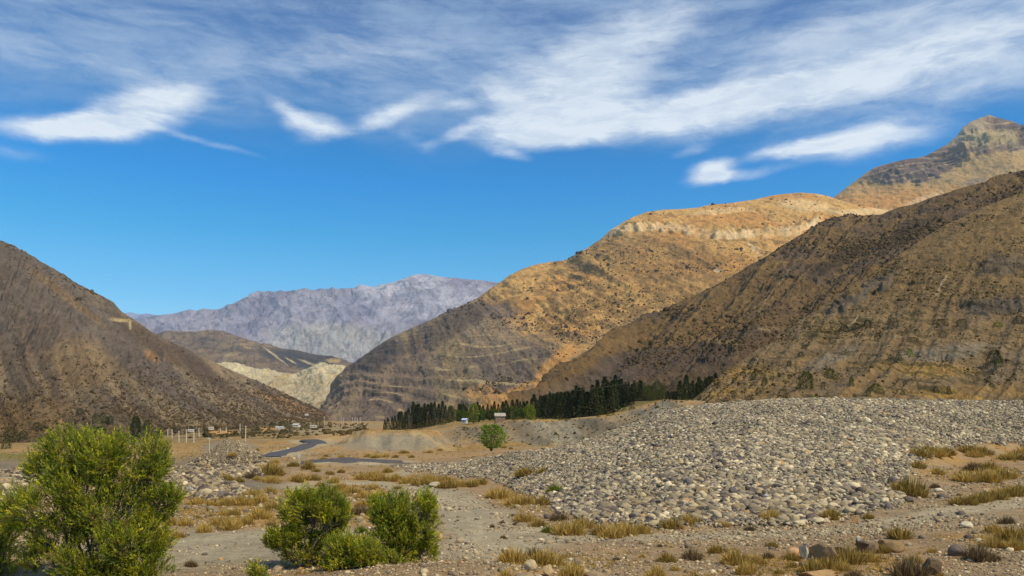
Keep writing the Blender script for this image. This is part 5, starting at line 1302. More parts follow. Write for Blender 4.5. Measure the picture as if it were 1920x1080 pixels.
willow("willow", 175, 24.5, [
  (130, 850, 62, 48, .2, 1.1), (195, 850, 55, 48, -.2, 1.1), (285, 862, 38, 48, .1, 1.1), (85, 880, 40, 40, .4, 1), (250, 885, 60, 40, .3, 1), (165, 905, 90, 50, 0, .9),
  (318, 925, 32, 18, -.2, 1.2), (290, 945, 50, 40, .2, 1), (90, 950, 70, 45, -.3, 1), (40, 955, 40, 45, .2, .9), (210, 960, 90, 45, -.3, .8), (120, 1010, 85, 45, .1, .8),
  (275, 1010, 55, 45, -.1, 1), (170, 1050, 80, 40, -.5, 1), (265, 1065, 60, 35, -.3, 1.1), (75, 1050, 40, 40, .2, .9), (215, 1100, 110, 45, -.2, .8), (230, 1015, 50, 35, -.9, .9)],
  14500, "biggest willow bush, dense and dark green, at the left of the foreground", "willow", 21, .95)
willow("willow", 5, 26.0, [(-10, 1000, 40, 50, 0, 1), (15, 970, 24, 30, .3, 1), (-40, 960, 50, 50, .3, .8), (-30, 1060, 60, 50, 0, .8)],
  2400, "yellowish green willow cut off by the left edge", "willow", 22, 1.05)
willow("willow", 572, 28.5, [
  (590, 945, 58, 38, 0, 1.2), (560, 950, 42, 38, .2, 1), (625, 965, 34, 42, -.2, 1), (590, 985, 60, 36, .3, .9), (535, 1005, 36, 24, -.2, .9), (512, 1010, 18, 22, 0, .8), (625, 1005, 34, 32, .1, .9), (640, 965, 20, 26, .3, .8),
  (560, 1035, 42, 26, 0, .55), (600, 1045, 30, 26, .2, .5)],
  6200, "middle willow with a domed crown and bare stems showing below", "willow", 23, 1.05)
willow("willow", 735, 28.0, [
  (730, 965, 36, 38, 0, 1), (765, 965, 44, 42, .2, 1.1), (800, 950, 20, 30, 0, 1.1), (795, 990, 30, 38, -.2, 1), (745, 1005, 52, 38, .1, 1), (795, 1030, 26, 26, 0, 1), (705, 945, 16, 18, .2, .8), (760, 1030, 36, 22, .2, .6)],
  5800, "right willow with a square flat topped crown", "willow", 24, 1.08)
willow("willow", 670, 26.5, [(645, 1035, 36, 28, 0, 1), (680, 1040, 40, 32, -.1, 1), (650, 1070, 44, 34, .1, 1), (700, 1065, 40, 26, 0, .9), (735, 1055, 30, 20, .2, .7), (628, 1020, 14, 16, .1, .8)],
  3600, "low willow bush spreading between the middle and right willows", "willow", 25, 1.0)
willow("willow_shoot", 482, 25.5, [(476, 1072, 12, 18, 0, 1), (490, 1078, 14, 12, .1, 1), (482, 1100, 26, 20, 0, .9)], 260, "small willow shoot at the bottom edge left of the middle willow", "willow", 26, 1.0)
willow("green_bush", 890, 25.8, [(888, 1078, 18, 12, 0, 1), (896, 1090, 22, 14, 0, 1)], 220, "small bright green bush cut by the bottom edge right of the willows", "bush", 27, 1.15)

# ------------------------------------------------------------------ trees of the middle distance
def crown_leaves(r, n, shape, size, pal, droop=0.0):
    """shape: function(t, ang) -> radius at height t (0..1), unit height"""
    t = r.uniform(0, 1, n) ** .95; a = r.uniform(0, 6.283, n)
    R = shape(t, a) * r.uniform(.35, 1.05, n) ** .5
    P = np.stack([np.cos(a) * R, np.sin(a) * R, t], -1)
    D = np.stack([np.cos(a), np.sin(a), np.full(n, .35 - droop)], -1) + r.normal(0, .5, (n, 3)); D /= np.linalg.norm(D, axis=1)[:, None]
    c = pal[r.integers(0, len(pal), n)] * r.uniform(.7, 1.3, (n, 1))
    return leaves(P, D, size * r.uniform(.6, 1.4, n), size * .55, c, r)
CONPAL = np.array([srgb(58, 70, 46), srgb(50, 60, 42), srgb(68, 78, 48), srgb(74, 70, 54)])
CONS = []
for v in range(6):
    r = np.random.default_rng(700 + v); wd = r.uniform(.11, .17); ph = r.uniform(0, 9)
    sh = lambda t, a, wd=wd, ph=ph: wd * (np.clip((1 - t) * 1.15, 0, 1) ** .95) * (1 + .28 * vn(a * 1.6 + ph, t * 7, seed=v) + .15 * np.sin(t * 46 + a * 2)) * np.clip(.35 + t * 6, 0, 1)
    V, Fq, C = crown_leaves(r, 1500, sh, .042, CONPAL * np.array([(1.25, 1.25, 1.2), (1.0, 1.1, 1.0), (1.5, 1.35, 1.2), (1.15, 1.35, 1.05), (.95, 1.0, 1.0), (1.35, 1.45, 1.1)][v]), .25)
    crown = mesh_from("crown", V, Fq, 4, C); crown.materials.append(M_needle)
    Vt, Ft = tube([(0, 0, -.03), (0, 0, .5), (0, 0, .97)], [.014, .009, .003], 6)
    tr = mesh_from("trunk", Vt, Ft, 4); tr.materials.append(M_bark)
    CONS.append((crown, tr))
def tree_thing(name, crown, trunk, P, h, wide, label, cat, group=None, rz=0):
    o = link(name, None, loc=P, scale=(h * wide, h * wide, h), rot=(0, 0, rz)); tag(o, label, cat, group)
    link("crown", crown, None, o); link("trunk", trunk, None, o)
    return o
# px, top py, base py, depth, zone
CT = []
front = [(722, 785, 806, 480), (728, 783, 805, 470), (735, 780, 804, 460), (741, 778, 803, 450), (748, 774, 802, 445), (753, 772, 801, 440), (760, 769, 800, 430), (766, 764, 799, 425), (774, 757, 797, 415), (780, 760, 797, 412), (785, 757, 796, 410), (791, 762, 795, 405),
 (797, 758, 794, 400), (803, 757, 793, 398), (809, 753, 792, 395), (815, 756, 791, 392), (822, 754, 791, 390), (829, 753, 790, 388), (836, 760, 789, 385), (844, 764, 788, 380), (862, 756, 787, 380), (869, 760, 787, 378), (876, 762, 786, 376), (900, 762, 786, 372), (910, 766, 786, 370)]
for a, b, c, d in front: CT.append((a, b, c, d, 'west'))
back = [(864, 755), (873, 758), (882, 762), (896, 757), (905, 760), (915, 757), (922, 763), (928, 751), (935, 760), (942, 754), (948, 752), (953, 757), (960, 753), (969, 750), (975, 755), (981, 750), (988, 748), (995, 750), (1001, 741), (1007, 745), (1013, 738), (1019, 742), (1024, 740), (1031, 735), (1038, 738), (1046, 734), (1052, 740), (1058, 736), (1065, 733)]
for i, (a, b) in enumerate(back): CT.append((a, b, 786 - max(0, (a - 1000)) * .05, 345 + (i % 3) * 12, 'middle'))
big = [(1016, 752, 784, 318), (1023, 748, 784, 315), (1030, 745, 784, 312), (1038, 742, 785, 308), (1045, 736, 785, 305), (1052, 739, 786, 302), (1060, 735, 788, 296), (1067, 732, 789, 292), (1074, 735, 789, 290), (1080, 725, 788, 288), (1086, 733, 788, 287), (1092, 729, 788, 285), (1098, 734, 788, 285), (1104, 731, 787, 284),
 (1110, 720, 786, 283), (1116, 724, 786, 284), (1121, 716, 785, 286), (1127, 720, 784, 288), (1133, 712, 783, 290), (1139, 718, 782, 292), (1145, 722, 782, 288), (1150, 716, 781, 292)]
for a, b, c, d in big: CT.append((a, b, c, d, 'big'))
for a, b, c in [(1154, 709, 770), (1159, 715, 766), (1165, 712, 762), (1169, 722, 758), (1173, 713, 746), (1178, 717, 745), (1184, 719, 742), (1188, 716, 740), (1193, 722, 738), (1199, 714, 738), (1203, 716, 737), (1162, 738, 758), (1176, 738, 752), (1181, 742, 752), (1187, 741, 751)]: CT.append((a, b, c, 350, 'upper'))
for a, b, c, d in [(1252, 736, 762, 268), (1257, 740, 761, 270), (1263, 742, 762, 268), (1269, 738, 762, 275), (1275, 716, 762, 285), (1281, 722, 760, 288), (1288, 708, 758, 290), (1293, 722, 758, 292), (1299, 716, 756, 296), (1305, 720, 752, 300), (1311, 710, 750, 305), (1317, 716, 746, 308), (1323, 712, 742, 312), (1329, 704, 738, 318), (1335, 708, 732, 322), (1341, 702, 728, 326), (1284, 730, 762, 276), (1295, 732, 760, 282), (1308, 728, 755, 290)]: CT.append((a, b, c, d, 'east'))
CLAB = {'west': ("dark conifer in the low western end of the tree belt", "western belt conifers"), 'middle': ("dark conifer in the back row behind the huts", "conifers behind the huts"),
        'big': ("tall dark conifer of the dense stand at the edge of the eroded bank", "tall bank edge conifers"), 'upper': ("dark conifer in the upper row right of the dense stand", "upper row conifers"),
        'east': ("dark conifer in the separate stand against the near hillside", "eastern stand conifers")}
rr_ = random.Random(4)
for i, (a, b, c, d, zn) in enumerate(CT):
    P = unpix(a + rr_.uniform(-1, 1), c, d); h = (c - b) / F * d * rr_.uniform(.90, 1.12)
    gzv = float(hz(a, d))
    top = P[2] + h
    if zn != 'east' and zn != 'upper': P[2] = min(P[2], gzv); h = top - P[2]
    elif gzv < P[2]: P[2] -= 2.0; h += 2.0
    cr, tr = CONS[i % 6]
    wide = rr_.uniform(1.0, 1.45) * (15.0 / max(h, 9)) ** .3
    tree_thing("conifer", cr, tr, P, h, wide, CLAB[zn][0], "conifer", CLAB[zn][1], rr_.uniform(0, 6))

def round_proto(seed, pal, n=2600, size=.07, form='round'):
    r = np.random.default_rng(seed)
    if form == 'round':
        sh = lambda t, a: .40 * np.sqrt(np.clip(1 - ((t - .52) / .5) ** 2, 0, 1)) * (1 + .35 * vn(a * 1.3 + seed, t * 4, seed=seed) + .15 * vn(a * 3, t * 10, seed=seed + 1))
    elif form == 'ragged':
        sh = lambda t, a: .42 * np.sqrt(np.clip(1 - ((t - .55) / .48) ** 2, 0, 1)) * (1 + .6 * vn(a * 1.9 + seed, t * 5.5, seed=seed) + .4 * vn(a * 4.5, t * 13, seed=seed + 1)) + .05 * t
    elif form == 'poplar':
        sh = lambda t, a: .17 * np.sqrt(np.clip(1 - ((t - .45) / .56) ** 2, 0, 1)) * (1 + .35 * vn(a * 1.5 + seed, t * 7, seed=seed))
    elif form == 'bush':
        sh = lambda t, a: .62 * np.sqrt(np.clip(1 - (t / 1.0) ** 2, 0, 1)) * (1 + .4 * vn(a * 1.4 + seed, t * 3, seed=seed) + .15 * vn(a * 4, t * 8, seed=seed + 1))
    V, Fq, C = crown_leaves(r, n, sh, size, pal)
    cr = mesh_from("crown", V, Fq, 4, C); cr.materials.append(M_needle)
    st = []
    for k in range(4):
        a = r.uniform(0, 6.28); q = (.12 if form == 'poplar' else .26)
        st.append(tube([(0, 0, -.05), (math.cos(a) * q * .3, math.sin(a) * q * .3, .3), (math.cos(a) * q, math.sin(a) * q, .7)], [.03, .02, .006], 5))
    V, Fq = join(st); tr = mesh_from("trunk", V, Fq, 4); tr.materials.append(M_bark)
    return cr, tr
LIME = np.array([srgb(118, 136, 44), srgb(104, 124, 38), srgb(132, 146, 52)])
MIDG = np.array([srgb(92, 116, 40), srgb(78, 102, 36), srgb(66, 88, 32)])
DARK = np.array([srgb(64, 78, 38), srgb(54, 66, 34), srgb(72, 84, 42)])
OLV = np.array([srgb(84, 84, 44), srgb(72, 72, 38), srgb(98, 94, 50)])
BARE = np.array([srgb(120, 100, 72), srgb(100, 84, 60), srgb(104, 98, 56)])
def place(name, proto, px, top, base, Y, width, label, cat, group=None, sink=0.3):
    P = unpix(px, base, Y); h = (base - top) / F * Y
    P[2] -= sink; h += sink
    w = width / F * Y
    o = link(name, None, loc=P, scale=(w / .8, w / .8, h) if name != 'poplar' else (w / .34, w / .34, h), rot=(0, 0, rr_.uniform(0, 6)))
    if name == 'bush': o.scale = (w / 1.24, w / 1.24, h)
    tag(o, label, cat, group)
    link("crown", proto[0], None, o); link("trunk", proto[1], None, o)
    return o
PR_lone = round_proto(31, np.array([srgb(112, 138, 44), srgb(90, 116, 36), srgb(132, 152, 54)]), 3600, .06, 'ragged')
lone_P = 168
place("round_tree", PR_lone, 921, 797, 841, 168, 42, "lone bright green round tree behind the heap, in front of the eroded bank", "tree")
place("poplar", round_proto(32, LIME, 1500, .06, 'poplar'), 888, 757, 790, 300, 17, "lime green poplar between the blue roofed shed and the hut", "tree")
place("round_tree", round_proto(33, LIME, 1600, .08), 994, 759, 786, 298, 19, "lime green round tree right of the hut", "tree")
pm = round_proto(34, MIDG, 1500, .08); pd = round_proto(35, DARK, 1500, .08); pm2 = round_proto(36, OLV, 1300, .08)
for i, (a, t, b, w, pr) in enumerate([(845, 762, 789, 14, pm2), (856, 768, 788, 14, pm), (868, 770, 787, 14, pm), (905, 768, 787, 14, pm), (918, 770, 786, 16, pd), (928, 768, 786, 16, pm), (950, 765, 787, 20, pd), (962, 762, 786, 18, pm), (975, 765, 786, 18, pm), (986, 772, 787, 14, pd), (1006, 768, 786, 16, pd), (878, 775, 790, 10, pm), (897, 778, 790, 10, pd)]):
    place("round_tree", pr, a, t, b, 312, w, "green broadleaf tree of the loose row around the hut and shed", "tree", "broadleaf trees around the huts")
place("poplar", round_proto(37, DARK, 2200, .05, 'poplar'), 255, 781, 834, 560, 17, "tall dark poplar beyond the big willow", "tree")
place("poplar", round_proto(38, DARK, 1400, .05, 'poplar'), 276, 788, 828, 600, 13, "shorter dark poplar right of the tall one beyond the willow", "tree")
# trees and bushes at the foot of the left mountain
fb = round_proto(39, DARK, 700, .11, 'bush'); fb2 = round_proto(40, OLV, 700, .11, 'bush'); fb3 = round_proto(41, MIDG, 900, .10, 'bush'); fb4 = round_proto(42, np.array([srgb(104, 124, 60), srgb(88, 110, 54)]), 900, .1, 'bush')
FOOT = [(180, 776, 793, 14, fb), (197, 780, 794, 16, fb), (207, 779, 795, 12, fb), (188, 800, 830, 34, fb3), (168, 806, 832, 24, fb2), (235, 814, 834, 30, fb4), (218, 808, 830, 24, fb3), (297, 808, 822, 18, fb), (20, 800, 826, 26, fb2), (70, 792, 806, 20, fb2), (95, 815, 832, 22, fb2), (12, 822, 842, 18, fb), (300, 796, 806, 16, fb2), (330, 798, 808, 20, fb2),
 (440, 808, 818, 14, fb), (455, 805, 815, 12, fb2), (482, 804, 814, 16, fb), (400, 812, 820, 18, fb2), (420, 814, 822, 16, fb), (470, 809, 818, 20, fb2), (510, 792, 802, 12, fb), (530, 790, 801, 16, fb), (545, 793, 803, 14, fb), (568, 792, 803, 14, fb), (578, 795, 803, 12, fb), (590, 788, 799, 12, fb2), (602, 790, 798, 10, fb), (618, 791, 799, 10, fb2), (480, 800, 807, 20, fb2), (505, 806, 813, 24, fb2), (540, 806, 812, 20, fb2),
 (150, 766, 778, 14, fb), (130, 800, 815, 18, fb2), (44, 808, 822, 16, fb), (271, 798, 808, 12, fb), (284, 797, 806, 12, fb2), (360, 800, 808, 16, fb), (385, 802, 809, 14, fb2), (483, 841, 847, 8, fb)]
def mtn_point(P, px, py):
    x, y = pix(P); m = (np.abs(x - px) < 4) & (np.abs(y - py) < 4) & (P[..., 1] > 0)
    if not m.any(): return None
    Q = P[m]; k = np.argmin(Q[:, 1] + 40 * (np.abs(x[m] - px) + np.abs(y[m] - py))); return Q[k]
for i, (a, t, b, w, pr) in enumerate(FOOT):
    q = mtn_point(LEFTMT, a, b); g = hit(a, b)
    Yd = min(q[1], g[1]) if q is not None else g[1]
    if g[2] / g[1] > 0: Yd = q[1]
    nm = {id(fb): "dark green", id(fb2): "olive", id(fb3): "mid green", id(fb4): "pale green"}[id(pr)]
    where = "beyond the big willow" if a < 310 else ("behind the row of poles" if a < 480 else "around the far white roofs")
    place("bush", pr, a, t, b, Yd, w, "%s bush below the left mountain %s" % (nm, where), "bush", nm + " bushes " + where, sink=.5)

# bare, thin poplars on the sandy bank below the conifers
br = round_proto(43, BARE, 500, .05, 'poplar'); br2 = round_proto(44, OLV, 500, .06, 'poplar')
for i, (a, t, b, w) in enumerate([(771, 780, 806, 3), (801, 777, 800, 3), (820, 783, 804, 6), (829, 786, 806, 6), (840, 788, 810, 7), (852, 760, 789, 3.5), (878, 770, 788, 3), (958, 770, 784, 2), (812, 792, 808, 8), (834, 792, 812, 8), (843, 796, 813, 5), (786, 794, 806, 10), (795, 795, 807, 9), (806, 795, 808, 8), (776, 796, 807, 9)]):
    d = 300 if a > 845 else 335
    place("poplar", br if w < 7 else br2, a, t, b, d, max(w, 3.2), "thin leafless brownish poplar in front of the conifer belt" if w < 7 else "low olive shrub on the sandy bank below the conifers", "tree" if w < 7 else "shrub", "leafless poplars" if w < 7 else "shrubs on the sandy bank")

# bushes one can tell apart on the near hillside
hb = round_proto(45, np.array([srgb(86, 92, 40), srgb(72, 80, 36), srgb(98, 100, 48)]), 1300, .09, 'bush'); hb2 = round_proto(46, np.array([srgb(60, 66, 34), srgb(52, 56, 30)]), 1100, .09, 'bush'); hb3 = round_proto(47, LIME * .85, 1000, .09, 'bush'); hb4 = round_proto(48, np.array([srgb(92, 84, 46), srgb(80, 72, 42)]), 900, .09, 'bush')
HB = [(1413, 697, 710, 11, hb, "small round bush, leftmost on the near hillside"), (1434, 708, 722, 13, hb, "round green bush right of the leftmost hillside bush"), (1512, 698, 727, 30, hb, "largest dark green bush low on the near hillside"), (1557, 692, 710, 24, hb, "dark green bush right of the largest hillside bush"),
 (1596, 706, 721, 9, hb, "upright small bush on the slope in the middle of the hillside"), (1642, 719, 735, 22, hb, "double green bush just above the heap crest"), (1628, 728, 741, 10, hb, "green bush left of the double bush above the heap"), (1706, 655, 668, 14, hb3, "bright lime bush high on the grey scree"), (1865, 656, 680, 26, hb2, "darkest round bush alone on the right slope"), (1873, 672, 686, 14, hb, "lighter green bush just below the darkest one"),
 (1697, 714, 721, 8, hb2, "small dark bush right of the double bush"), (1755, 725, 734, 10, hb2, "small dark bush in the golden grass of the slope"), (1779, 724, 736, 9, hb, "upright green bush in the golden grass of the slope"), (1859, 718, 726, 9, hb2, "small dark bush near the right end of the golden slope"), (1468, 729, 746, 18, hb4, "olive brown bush above the left end of the heap"), (1422, 726, 738, 9, hb4, "little olive bush below the leftmost bushes"),
 (1543, 716, 730, 8, hb4, "pale olive bush below two dark bushes"), (1685, 664, 674, 12, hb4, "brownish bush left below the lime bush"), (1669, 664, 674, 8, hb4, "small brownish bush in the middle of the slope"), (1502, 660, 668, 10, hb2, "small dark bush high on the left spur"), (1480, 676, 684, 10, hb2, "dark bush on the edge of the left spur"), (1510, 646, 652, 13, hb2, "flat dark bush on the left spur"),
 (1646, 624, 638, 12, hb2, "dark bush below the crags"), (1626, 600, 612, 16, hb2, "leftmost bush of the green band across the slope"), (1605, 606, 616, 20, hb2, "wide bush of the green band across the slope"), (1583, 610, 622, 20, hb2, "dark wide bush lower in the green band"), (1674, 596, 606, 20, hb4, "olive bush at the right end of the green band"), (1765, 598, 612, 20, hb4, "olive bush below the right crags"), (1803, 598, 612, 22, hb4, "second olive bush below the right crags"), (1910, 592, 606, 18, hb2, "dark bush at the right edge below the crags"), (1870, 604, 612, 18, hb3, "yellow green bush at the right below the crags"), (1712, 632, 640, 20, hb4, "flat brown bush in the middle of the slope"), (1768, 620, 632, 14, hb4, "olive bush in the pale stony part of the slope"),
 (1405, 742, 754, 16, hb4, "olive bush touching the heap crest at its left end"), (1440, 748, 758, 14, hb, "green bush touching the heap crest"), (1528, 743, 752, 18, hb3, "bright green low bush behind the heap crest"), (1546, 746, 754, 14, hb, "low green bush beside the bright one behind the heap crest"), (1474, 744, 755, 12, hb, "green bush at the crest below the olive brown bush"), (1288, 750, 764, 10, hb3, "light green sapling at the left foot of the hillside"), (1325, 752, 764, 8, hb, "small green bush at the left foot of the hillside"), (1602, 738, 746, 8, hb, "small green bush above the middle of the heap crest"), (1692, 732, 740, 10, hb4, "olive bush above the right part of the heap")]
for (a, t, b, w, pr, lab) in HB:
    q = mtn_point(NEARHILL, a, b)
    Yd = q[1] - 1 if q is not None else 160
    place("bush", pr, a, t, b, Yd, w * 1.05, lab, "bush", sink=.5)
# orchard green behind the terrace
ob = round_proto(49, np.array([srgb(86, 92, 42), srgb(74, 80, 38)]), 900, .1, 'bush')
for i in range(26):
    a = rr_.uniform(1208, 1248) if i < 18 else rr_.uniform(1180, 1230); b = rr_.uniform(724, 750)
    place("bush", ob, a, b - rr_.uniform(6, 11), b, 365 + (750 - b) * 3, rr_.uniform(12, 20), "green shrub of the thicket between the two conifer stands", "shrub", "thicket between the conifer stands", sink=1)
for i, (a, b) in enumerate([(1040, 786), (1052, 788), (1020, 785), (1140, 784), (1150, 781), (1122, 786), (1170, 771), (1185, 768), (1181, 778), (965, 787), (1000, 788), (1062, 790), (830, 797), (873, 806)]):
    place("bush", ob if i % 2 else fb4, a, b - rr_.uniform(4, 8), b, float(max(262, hit(a, b)[1] if hit(a, b)[1] > 200 else 262)), rr_.uniform(8, 16), "low green shrub on the grassy rim of the eroded bank", "shrub", "shrubs on the bank rim", sink=.8)

# scrub dotted over the mountains: uncounted
def scrub(name, P, n, x0, x1, size, col, seed, dens=None, label=None, rows=None):
    r = np.random.default_rng(seed)
    x, y = pix(P)
    nv, nu = x.shape; n_b = max(6, (nv) // 13)
    ii = r.integers(n_b + 2, nv - 2, n * 3); jj = r.integers(1, nu - 1, n * 3)
    Q = P[ii, jj]; qx, qy = x[ii, jj], y[ii, jj]
    a1 = np.linalg.norm(P[ii, jj + 1] - P[ii, jj - 1], axis=1) * np.linalg.norm(P[ii + 1, jj] - P[ii - 1, jj], axis=1)
    pr = a1 / np.percentile(a1, 90)
    ok = (qx > x0) & (qx < x1) & (r.uniform(0, 1, len(pr)) < pr * 3)
    if dens is not None: ok &= r.uniform(0, 1, len(pr)) < dens(qx, qy, Q)
    Q = Q[ok][:n]; m = len(Q)
    s = size * np.exp(r.normal(0, .45, m)) * (Q[:, 1] / np.median(Q[:, 1])) ** .6
    c = col[r.integers(0, len(col), m)] * r.uniform(.7, 1.3, (m, 1))
    me = scatter_mesh(name, SH0, Q + np.array([0, 0, 1])[None] * (s * .2)[:, None], s[:, None] * np.array([1.15, 1.0, .8]), c, r, 1.5)
    o = link(name, me, M_needle); tag(o, label, "scrub", kind="stuff")
SC = np.array([srgb(76, 66, 38), srgb(88, 76, 46), srgb(100, 86, 54), srgb(66, 60, 34)])
SCB = np.array([srgb(80, 68, 44), srgb(70, 58, 40), srgb(92, 78, 50)])
scrub("hillside_scrub", NEARHILL, 17000, 1200, 2050, .27, SC, 1, lambda x, y, Q: np.clip(.3 + 1.4 * fbm(Q[:, 0] / 26, Q[:, 2] / 12, o=3, seed=33), .03, 1), "dark scrub dotted over the near right hillside")
scrub("slope_scrub", DARKMT, 14000, 980, 2000, .85, SCB, 2, lambda x, y, Q: np.clip(.35 + 1.4 * fbm(Q[:, 0] / 90, Q[:, 2] / 50, o=3, seed=34), .02, 1), "low scrub dotted over the dark right mountain")
scrub("mountain_scrub", LEFTMT, 14000, -40, 660, .95, SCB, 3, lambda x, y, Q: np.clip(.12 + .9 * sst(y, 680, 790) + .8 * fbm(Q[:, 0] / 120, Q[:, 2] / 60, o=3, seed=35), .02, 1), "low scrub dotted over the left mountain")
scrub("high_scrub", GOLDMT, 7000, 620, 1620, 1.7, SCB, 4, lambda x, y, Q: np.clip((.1 + ell(x, y, 1230, 520, 200, 80) + ell(x, y, 1020, 600, 150, 60) + ell(x, y, 980, 735, 100, 25)) * (.5 + 2 * fbm(Q[:, 0] / 200, Q[:, 2] / 90, o=3, seed=36)), .01, 1), "dark scrub in belts across the golden mountain")
px7, py7, Y7, z7 = region_points(5200, 420, 1500, -60, 690, lambda px, py, Y: sst(py, 793, 798) * (1 - sst(py, 813, 824)) * sst(fbm((px - 960) / F * Y / 30, Y / 60, o=3, seed=191), -.2, .25))
s = .7 * np.exp(RS.normal(0, .5, len(px7)))
o = link("valley_scrub", scatter_mesh("valley_scrub", SH0, np.stack([(px7 - 960) / F * Y7, Y7, z7 + s * .3], -1), s[:, None] * np.array([1.5, 1.2, 1.0]), SC[RS.integers(0, 4, len(px7))], RS, .8, False), M_needle)
tag(o, "dark thorny scrub covering the valley floor below the left mountain", "scrub", kind="stuff")
# small bushes on the face of the eroded bank
bm = np.argwhere(GBANK > .5); bi = bm[RS.integers(0, len(bm), 520)]
Q = np.stack([GX[bi[:, 0], bi[:, 1]], GY[bi[:, 0], bi[:, 1]], GZ[bi[:, 0], bi[:, 1]]], -1)
s = .22 * np.exp(RS.normal(0, .4, len(Q)))
o = link("bank_scrub", scatter_mesh("bank_scrub", SH0, Q, s[:, None] * np.array([1.3, 1, .8]), SC[RS.integers(0, 4, len(Q))], RS, 1.5), M_needle)
tag(o, "tiny dark scrub clinging to the eroded bank", "scrub", kind="stuff")

# ------------------------------------------------------------------ poles, wire, sign, huts, car, litter
def box(x0, x1, y0, y1, z0, z1):
    V = np.array([(x, y, z) for z in (z0, z1) for y in (y0, y1) for x in (x0, x1)], float)
    return V, np.array([(0, 2, 3, 1), (4, 5, 7, 6), (0, 1, 5, 4), (1, 3, 7, 5), (3, 2, 6, 7), (2, 0, 4, 6)])
def bmesh_(name, parts, mat, parent): 
    V, Fq = join(parts); return link(name, mesh_from(name, V, Fq, 4, smooth=False), mat, parent)
POLES = [(314.7, 804.5, 823, ''), (322.6, 805, 823, ''), (335.5, 807.5, 830, ''), (349.4, 805, 830, ''), (363.5, 804, 830, ''), (373, 802, 819, ''), (413, 803, 815, ''), (424, 801, 813, ''), (450, 794, 815, ''), (460.5, 798, 828, ''), (392.5, 821, 850, 'thin')]
for i, (a, t, b, k) in enumerate(POLES):
    P = hit(a, b); Yd = P[1]
    if k == '' and Yd > 900: Yd = 700; 
    P = unpix(a, b, Yd); h = (b - t) / F * Yd; r0 = .0009 * Yd * (.5 if k else .62)
    root = link("utility_pole", None, loc=P)
    lab = {460.5: "tallest concrete utility pole, rightmost of the row", 392.5: "thin nearer pole left of the gravel cone", 450: "pale pole just left of the tallest pole", 314.7: "leftmost pole of the row beyond the willow", 424: "short far pole in front of the orange field", 413: "short dark pole left of the orange field", 373: "pole set back behind the three nearer poles"}.get(a, "pale concrete pole standing in the row across the plain")
    tag(root, lab, "pole", "poles across the plain" if 'row across' in lab else None)
    V, Fq = tube([(0, 0, -.6), (0, 0, h * .5), (0, 0, h)], [r0, r0 * .85, r0 * .65], 8)
    link("shaft", mesh_from("shaft", V, Fq, 4), M_pole, root)
    bmesh_("crossarm", [box(-h * .09, h * .09, -.07, .07, h * .93, h * .93 + .16)], M_pole, root)
for i, (a, t, b) in enumerate([(608, 780, 789), (547, 792, 801), (639.6, 781, 790), (661, 782, 789), (665.5, 782, 789), (670, 782, 789), (675.5, 782, 789), (644, 783, 790)]):
    Yd = 1250; P = unpix(a, b, Yd); h = (b - t) / F * Yd
    V, Fq = tube([(0, 0, -3), (0, 0, h)], [.35, .28], 6)
    o = link("utility_pole", mesh_from("utility_pole", V, Fq, 4), M_pole, None, P)
    tag(o, "far tiny pole in the row at the mouth of the gorge" if a > 630 else "far tiny pole at the end of the left mountain", "pole", "far poles at the gorge mouth" if a > 630 else "far poles below the left mountain")
A = unpix(1003, 738, 285); B = unpix(1192, 716, 275)
pts = [A + (B - A) * t + np.array([0, 0, -1.6 * (1 - (2 * t - 1) ** 2) * .35]) for t in np.linspace(0, 1, 20)]
V, Fq = tube(pts, [.035] * 20, 5); o = link("cable", mesh_from("cable", V, Fq, 4), M_wire); tag(o, "thin cable stretched across the front of the conifer stand", "cable")

